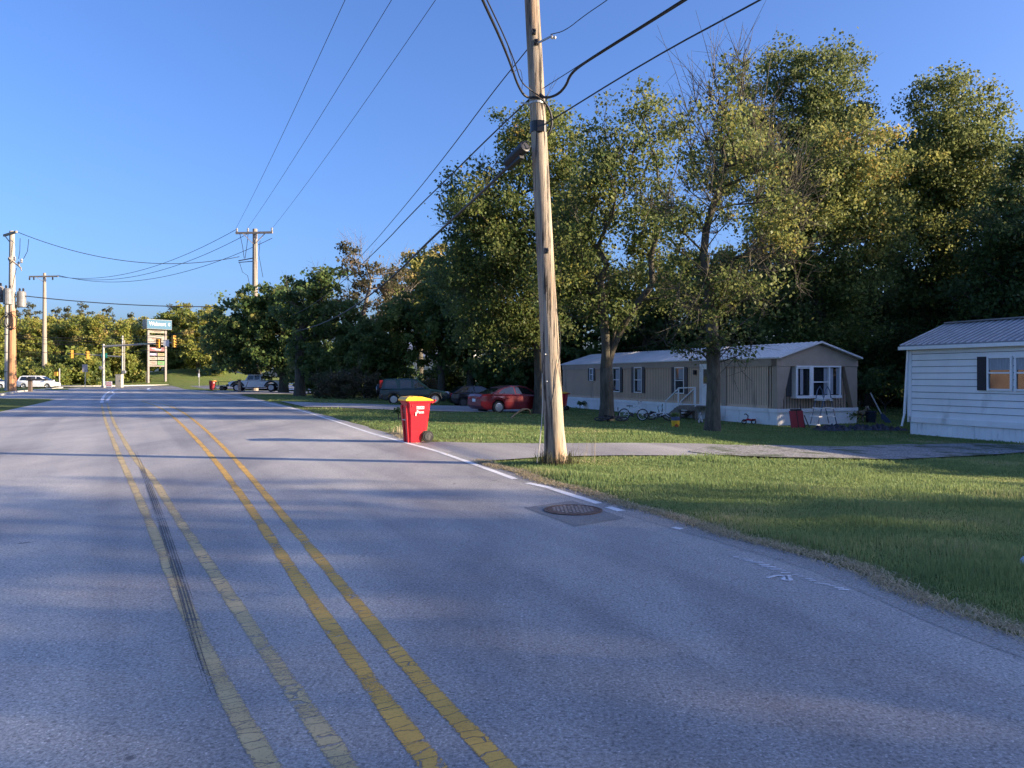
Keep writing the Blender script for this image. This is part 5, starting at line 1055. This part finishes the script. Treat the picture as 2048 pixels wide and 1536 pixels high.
for x in (-.75, .75):
    for y in (-.55, .55): q.box((x, y, .75), (.06, .06, .5))
q.bar((-.75, -.55, .98), (.75, -.55, .98), .05, .05).bar((-.75, .55, .98), (.75, .55, .98), .05, .05).build('rail', BLK, tl)
for s in (-1, 1): wheel_at(tl, (0, s * .66, .26), .26, .15, RIMDK, 5, s)
q = thing('mailbox', 'small dark mailbox post on the grass in front of the white pickup', 'mailbox', GD(479, 76)); MB().box((0, 0, .55), (.22, .2, 1.25)).build('post', WOODG, q); MB().bar((.35, .1, -.1), (.75, .3, 1.1), .06, .06).build('brace', WOODG, q); MB().box((0, -.1, 1.2), (.2, .45, .2)).build('box', BLK, q)

# ------------------------------------------------------------------ yard things
def make_bike(label, loc, rot, frame, r=.25, wh=True):
    t = thing('bicycle', label, 'bicycle', loc, rot=rot); rw, fw = Vector((-.44, 0, r)), Vector((.44, 0, r))
    for c in (rw, fw):
        w = MB().ring(c, r - .02, .026, 'Y', 26, 6).build('wheel', RUB, t)
        q = MB().ring(c, r - .055, .014, 'Y', 26, 5); q.lathe([(.025, -.04), (.025, .04)], c, 8, 'Y')
        for k in range(10): q.bar(c, c + Vector((math.cos(k * .628), 0, math.sin(k * .628))) * (r - .06), .004, .004)
        q.build('rim', WTP if wh else RIMDK, w)
    bb, st, hd, ht = Vector((-.06, 0, r)), Vector((-.17, 0, .56)), Vector((.30, 0, .56)), Vector((.27, 0, .68))
    q = MB().tube([bb, hd], .024, 8).tube([st, ht], .02, 8).tube([bb, st], .018, 8).tube([ht, hd], .025, 8)
    for s in (-1, 1): q.tube([rw + Vector((0, .05 * s, 0)), bb], .012, 6).tube([rw + Vector((0, .05 * s, 0)), st], .012, 6)
    q.build('frame', frame, t, smooth=True)
    q = MB()
    for s in (-1, 1): q.tube([hd + Vector((.01, .055 * s, -.03)), fw + Vector((0, .055 * s, 0))], .014, 6)
    q.tube([hd, ht, ht + Vector((-.02, 0, .08))], .016, 6).build('fork', frame, t)
    q = MB().tube([(.25, -.32, .90), (.25, -.18, .90), (.27, -.08, .76), (.27, .08, .76), (.25, .18, .90), (.25, .32, .90)], .013, 6).bar((.26, -.14, .84), (.26, .14, .84), .014, .014); hb = q.build('handlebar', STEEL if wh else BLK, t)
    for s in (-1, 1): MB().cyl((.25, .32 * s, .90), (.25, .20 * s, .90), .019, 8).build('grip', BLK, hb)
    MB().prism([(-.32, -.06, .645), (-.32, .06, .645), (-.2, .03, .65), (-.04, .012, .64), (-.04, -.012, .64), (-.2, -.03, .65)], (0, 0, .04)).cyl((-.17, 0, .54), (-.19, 0, .65), .013, 6).build('saddle', BLK, t)
    MB().lathe([(.085, -.035), (.085, -.03)], bb, 14, 'Y').bar(bb + Vector((0, -.06, 0)), bb + Vector((.11, -.06, -.1)), .02, .02).bar(bb + Vector((0, .06, 0)), bb + Vector((-.11, .06, .1)), .02, .02).box(bb + Vector((.11, -.11, -.1)), (.1, .08, .02)).box(bb + Vector((-.11, .11, .1)), (.1, .08, .02)).build('crank', DKST, t)
    return t
WBIKE = pm('white_bike_paint', (.66,.72,.74), .3); DBIKE = pm('dark_bike_paint', (.03,.03,.035), .4)
p = G(1266, 841); make_bike('white child bicycle standing upright on the lawn by the trailer', p, (R(-8), 0, R(-28)), WBIKE, .27)
p = G(1322, 845); t = make_bike('dark bicycle with white fork lying on the lawn before the steps', p + Vector((0, 0, .10)), (R(-62), R(4), R(8)), WBIKE, .27, False)
p = G(1316, 836); make_bike('black bicycle lying flat against the trailer skirting', p + Vector((.2, .3, .08)), (R(-80), 0, R(15)), DBIKE, .26, False)
p = G(1228, 846); make_bike('dark bicycle lying behind the forked maple with one wheel showing', p + Vector((-.1, .15, .08)), (R(-76), 0, R(-10)), DBIKE, .27, False)
p = G(1351, 854); t = thing('toy_bin', 'yellow toy bucket with a blue top and red badge on the lawn', 'bucket', p, R(8))
MB().lathe([(.15, 0), (.165, .30)], n=18).build('bucket', YELPL, t); MB().lathe([(.168, .26), (.17, .38), (.155, .38), (.15, .3)], n=18).build('rim_band', pm('slate_blue', (.07,.10,.17), .5), t)
MB().prism([(-.10, -.168, .0), (.06, -.168, .0), (.05, -.172, .08), (-.02, -.175, .14), (-.09, -.172, .08)], (0, .012, 0)).build('badge', pm('badge_red', (.38,.08,.03), .5), t)
p = G(1432, 842); t = thing('plant_pot', 'dark green plant pot at the skirting right of the half bare maple', 'plant pot', p); MB().lathe([(.12, 0), (.17, .26), (.18, .27), (.15, .28)], n=16).build('pot', pm('pot_green', (.02,.07,.07), .5), t)
rng = np.random.default_rng(4); Vv, Ff, ta = leaf_cloud(np.array([[0, 0, .36], [.08, 0, .34], [-.08, .02, .33]]), np.array([.13, .1, .1]), np.array([40, 30, 30]), np.array([.5, .4, .4]), .06, .8, rng); link('foliage', raw_mesh('foliage', Vv, Ff, ta), DARKG, t)
p = G(1352, 838); bush('grass_tuft', 'pale green grass tuft in front of the porch steps', 1351, 34, [(1351,834,7,7)], GRASS, 60, .05, .2, .15, (.6,.2), seed=85, tr=.01, gy=845)
# red folded table against the skirting
p = G(1598, 856); t = thing('folded_table', 'red folded table leaning on the skirting under the picture window', 'table', p + Vector((0, .1, 0)), rot=(R(-10), 0, R(24)))
MB().box((0, 0, .34), (.72, .045, .72)).build('top', pm('table_red', (.30,.025,.035), .5), t, .02); MB().box((0, -.03, .36), (.03, .012, .66)).box((0, 0, .73), (.56, .06, .08)).build('edge_rim', BLK, t); MB().bar((.36, -.05, -.05), (.30, .05, .95), .03, .03).bar((.36, -.05, .5), (.52, -.1, -.05), .03, .03).build('leg', DKST, t)
# stepladder
p = G(1650, 853); t = thing('pool_ladder', 'white and blue A-frame pool ladder in front of the picture window', 'ladder', p + Vector((0, .15, 0)), R(20))
for s in (-1, 1):
    q = MB()
    for y in (-.22, .22): q.tube([(s * .52, y, -.03), (s * .20, y, 1.12), (s * .12, y, 1.5), (0, y, 1.66), (-s * .02, y, 1.66)], .022, 6)
    q.build('rail', pm('ladder_rail', (.13,.16,.22), .4, .2), t)
    for k in range(4):
        z = .08 + .34 * k; x = s * (.50 - .32 * z / 1.12); MB().box((x, 0, z), (.17, .50, .045)).build('tread', WTP, t)
MB().box((0, 0, 1.16), (.40, .5, .04)).build('platform', WTP, t)
# toy scooter by the skirting
p = G(1498, 848); t = thing('tricycle', 'small red tricycle tipped over by the skirting', 'tricycle', p, R(-10))
for x in (-.22, .18): MB().ring((x, -.1, .1), .09, .025, 'Y', 16, 5).build('wheel', RUB, t)
MB().tube([(-.25, 0, .12), (-.05, 0, .2), (.12, 0, .16), (.25, .02, .18)], .045, 8).build('frame', REDPL, t, smooth=True); MB().tube([(-.05, 0, .18), (-.04, 0, .36), (-.12, .02, .44), (-.2, .02, .42)], .022, 6).build('handlebar', BLK, t); MB().box((.2, 0, .2), (.16, .12, .05)).build('seat', REDPL, t)
# shovel, tub, dark tarp in the gap
p = G(1795, 850); t = thing('shovel', 'pale handled shovel leaning in the gap between the homes', 'shovel', p + Vector((0, 1.2, 0)), 0)
MB().tube([(-.60, 0, 1.35), (-.12, 0, .42)], .028, 6).build('handle', pm('shovel_handle', (.5,.5,.5), .6), t); MB().prism([(-.15, -.02, .46), (-.02, -.02, .44), (.32, -.02, .06), (.16, -.02, -.04), (-.12, -.02, .2)], (0, .03, 0)).build('blade', pm('shovel_blue', (.03,.06,.12), .5), t)
p = G(1750, 846); t = thing('tub', 'dark blue plastic tub beside the dog', 'tub', p + Vector((0, .4, 0))); MB().lathe([(.20, 0), (.25, .5), (.27, .5), (.24, .46)], n=18).build('tub_body', pm('tub_blue', (.012,.025,.05), .5), t); MB().ring((0, 0, .5), .262, .014, 'Z', 20, 5).build('rim', pm('tub_rim_blue', (.015,.03,.06), .5), t)
a, c = G(1632, 861), G(1812, 860); V = []; F = []; nx, ny = 46, 10
for i in range(nx + 1):
    for j in range(ny + 1):
        u, v = i / nx, j / ny; q = a.lerp(c, u) + Vector((0, (v - .3) * 1.7 * (.75 + .25 * math.sin(u * 9)), 0)); ed = min(1, 6 * min(u, 1 - u, v, 1 - v))
        V.append((q.x, q.y, gz(q.x, q.y) + .015 + ed * (.09 + .06 * math.sin(i * .9 + j) + .05 * math.sin(i * .37 + j * 1.7 + 2) + .05 * math.sin(i * 2.1 - j * 1.3))))
F = [(i * (ny + 1) + j, (i + 1) * (ny + 1) + j, (i + 1) * (ny + 1) + j + 1, i * (ny + 1) + j + 1) for i in range(nx) for j in range(ny)]
tag(MB().add(V, F).build('tarp', pm('dark_tarp', (.012,.018,.035), .45, 0, .3, 5), smooth=False), 'crumpled dark blue tarp on the ground in the gap between the homes', 'tarp')
# bent bare branch on the lawn and straws of wood
p0, p1 = G(1022, 836), G(1062, 831)
P = [p0, p0.lerp(p1, .3) + Vector((0, 0, .22)), p0.lerp(p1, .62) + Vector((0, 0, .34)), p0.lerp(p1, .88) + Vector((0, 0, .30)), p1 + Vector((0, 0, .0))]
tag(MB().tube(smooth_line(P), [.03 + .012 * math.sin(i) + .02 * min(1, i / 8) for i in range(len(smooth_line(P)))], 7).build('bent_branch', pm('peeled_wood', (.30,.21,.12), .8), smooth=True), 'bent tan peeled branch arched on the lawn before the red sedan', 'branch')
# dogs: one skinned body each
def make_dog(label, loc, rz, sc, mats, sit=False):
    t = thing('dog', label, 'dog', loc, rz); t.scale = (sc,) * 3
    P = {}; E = []; Rr = {}
    def v(k, p, r): P[k] = p; Rr[k] = r
    # faces -y
    if not sit:
        v('hip', (0, .42, .56), .13); v('belly', (0, .18, .53), .125); v('chest', (0, -.12, .52), .16); v('neck', (0, -.30, .66), .10); v('head', (0, -.40, .78), .095); v('muz', (0, -.53, .74), .05); v('nose', (0, -.60, .73), .035); v('tail', (0, .60, .50), .045); v('tail2', (0, .68, .30), .035)
        for s, n_ in ((-1, 'l'), (1, 'r')):
            v('sh' + n_, (.10 * s, -.16, .42), .075); v('el' + n_, (.11 * s, -.12, .27), .045); v('wr' + n_, (.11 * s, -.14, .10), .032); v('pw' + n_, (.11 * s, -.18, .03), .035)
            v('th' + n_, (.10 * s, .40, .42), .085); v('kn' + n_, (.11 * s, .32, .28), .052); v('hk' + n_, (.11 * s, .46, .16), .032); v('fp' + n_, (.11 * s, .41, .03), .035); v('ea' + n_, (.055 * s, -.36, .87), .035); v('eb' + n_, (.065 * s, -.355, .95), .014)
    else:
        v('hip', (0, .22, .16), .14); v('belly', (0, .12, .30), .13); v('chest', (0, -.02, .46), .13); v('neck', (0, -.08, .60), .09); v('head', (0, -.14, .72), .095); v('muz', (0, -.26, .69), .05); v('nose', (0, -.32, .68), .035); v('tail', (0, .40, .07), .04); v('tail2', (.1, .55, .04), .03)
        for s, n_ in ((-1, 'l'), (1, 'r')):
            v('sh' + n_, (.09 * s, -.08, .38), .06); v('el' + n_, (.095 * s, -.07, .24), .042); v('wr' + n_, (.095 * s, -.10, .10), .032); v('pw' + n_, (.095 * s, -.15, .03), .034)
            v('th' + n_, (.13 * s, .14, .18), .075); v('kn' + n_, (.16 * s, .0, .15), .05); v('hk' + n_, (.15 * s, .12, .05), .035); v('fp' + n_, (.14 * s, -.02, .03), .034); v('ea' + n_, (.06 * s, -.10, .80), .035); v('eb' + n_, (.09 * s, -.10, .84), .018)
    E = [('hip', 'belly'), ('belly', 'chest'), ('chest', 'neck'), ('neck', 'head'), ('head', 'muz'), ('muz', 'nose'), ('hip', 'tail'), ('tail', 'tail2')]
    for n_ in 'lr': E += [('chest', 'sh' + n_), ('sh' + n_, 'el' + n_), ('el' + n_, 'wr' + n_), ('wr' + n_, 'pw' + n_), ('hip', 'th' + n_), ('th' + n_, 'kn' + n_), ('kn' + n_, 'hk' + n_), ('hk' + n_, 'fp' + n_), ('head', 'ea' + n_), ('ea' + n_, 'eb' + n_)]
    ks = list(P); me = bpy.data.meshes.new('body'); me.from_pydata([P[k] for k in ks], [(ks.index(a), ks.index(c)) for a, c in E], [])
    o = bpy.data.objects.new('body', me); COL.objects.link(o); o.parent = t; me.materials.append(mats)
    sk = o.modifiers.new('skin', 'SKIN'); sk.use_smooth_shade = True
    for i, k in enumerate(ks): me.skin_vertices[0].data[i].radius = (Rr[k],) * 2; me.skin_vertices[0].data[i].use_root = (k == 'hip')
    o.modifiers.new('sub', 'SUBSURF').render_levels = 1
    hp = Vector(P['head']); np2 = Vector(P['nose'])
    MB().ball(np2 + Vector((0, -.03, .01)), .022).build('nose', BLK, t); e = MB()
    for s in (-1, 1): e.ball(hp + Vector((.045 * s, -.085, .03)), .014)
    e.build('eyes', BLK, t); return t
def patchy(name, a, c, scale, lo, hi):
    m, n, b = newmat(name); n.links.new(ramp(n, noise(n, scale, 2), [(lo, a), (hi, c)]), b.inputs['Base Color']); b.inputs['Roughness'].default_value = .9; return m
p = G(1733, 845); make_dog('tan and black shepherd dog standing in the gap facing the camera', p + Vector((0, .3, 0)), R(6), .80, patchy('shepherd_coat', (.50,.39,.27), (.09,.075,.07), 5, .54, .62))
p = G(1401, 846); make_dog('small white dog with dark patches sitting beside the porch steps', p, R(-15), .55, patchy('spotted_coat', (.75,.70,.70), (.04,.04,.045), 4.5, .53, .57), True)
# climbing weed on the white house
b = G(1885, 871.5); t = thing('weed', 'tall leafy weed growing against the white house skirting', 'plant', b + Vector((-.05, -.12, 0)))
MB().tube([(0, 0, -.05), (.02, 0, .3), (-.02, 0, .6), (.03, 0, .85)], .008, 5).build('stem', BARK, t)
cs = np.array([[.03 * math.sin(i * 2.1), .03 * math.cos(i * 1.7), .05 + .78 * i / 11] for i in range(12)]); Vv, Ff, ta = leaf_cloud(cs, np.full(12, .085), np.full(12, 16), np.full(12, .45), .075, .8, np.random.default_rng(9)); link('foliage', raw_mesh('foliage', Vv, Ff, ta), DARKG, t)
# weeds round the pole foot
rng = np.random.default_rng(21); n = 420; a = rng.uniform(0, 6.28, n); rr = .2 + .22 * rng.random(n) ** 1.5; P = np.stack([PB.x + rr * np.cos(a), PB.y + rr * np.sin(a) - .05, np.full(n, 0.)], 1)
tag(blades('dead_weeds', P, rng.uniform(.08, .38, n), rng.uniform(.006, .012, n), rng.uniform(0, .6, n), BROWNB, 1.0, rng), 'brown dead weeds tangled round the foot of the leaning pole', 'weeds', kind='stuff')
n = 16; P = np.stack([PB.x + .42 + rng.uniform(-.05, .5, n), PB.y + .25 + rng.uniform(-.1, .3, n), np.zeros(n)], 1)
tag(blades('tall_grass', P, rng.uniform(.3, .85, n), rng.uniform(.004, .006, n), rng.uniform(0, .6, n), STRAW, .7, rng), 'a few tall seed grass stalks right of the leaning pole', 'grass', kind='stuff')
n = 420; P = np.stack([R0(775, 872).x + rng.uniform(-1.2, 1.0, n), R0(775, 870).y + rng.uniform(-.2, 1.0, n), np.zeros(n)], 1); P = P[P[:, 0] > np.interp(P[:, 1], ED, EX) + .1]; n = len(P)
tag(blades('dry_grass_tufts', P, rng.uniform(.10, .34, n), rng.uniform(.012, .02, n), rng.uniform(.2, 1, n), STRAW, .9, rng), 'dry yellow grass tufts on the verge left of the red bin', 'grass', kind='stuff')
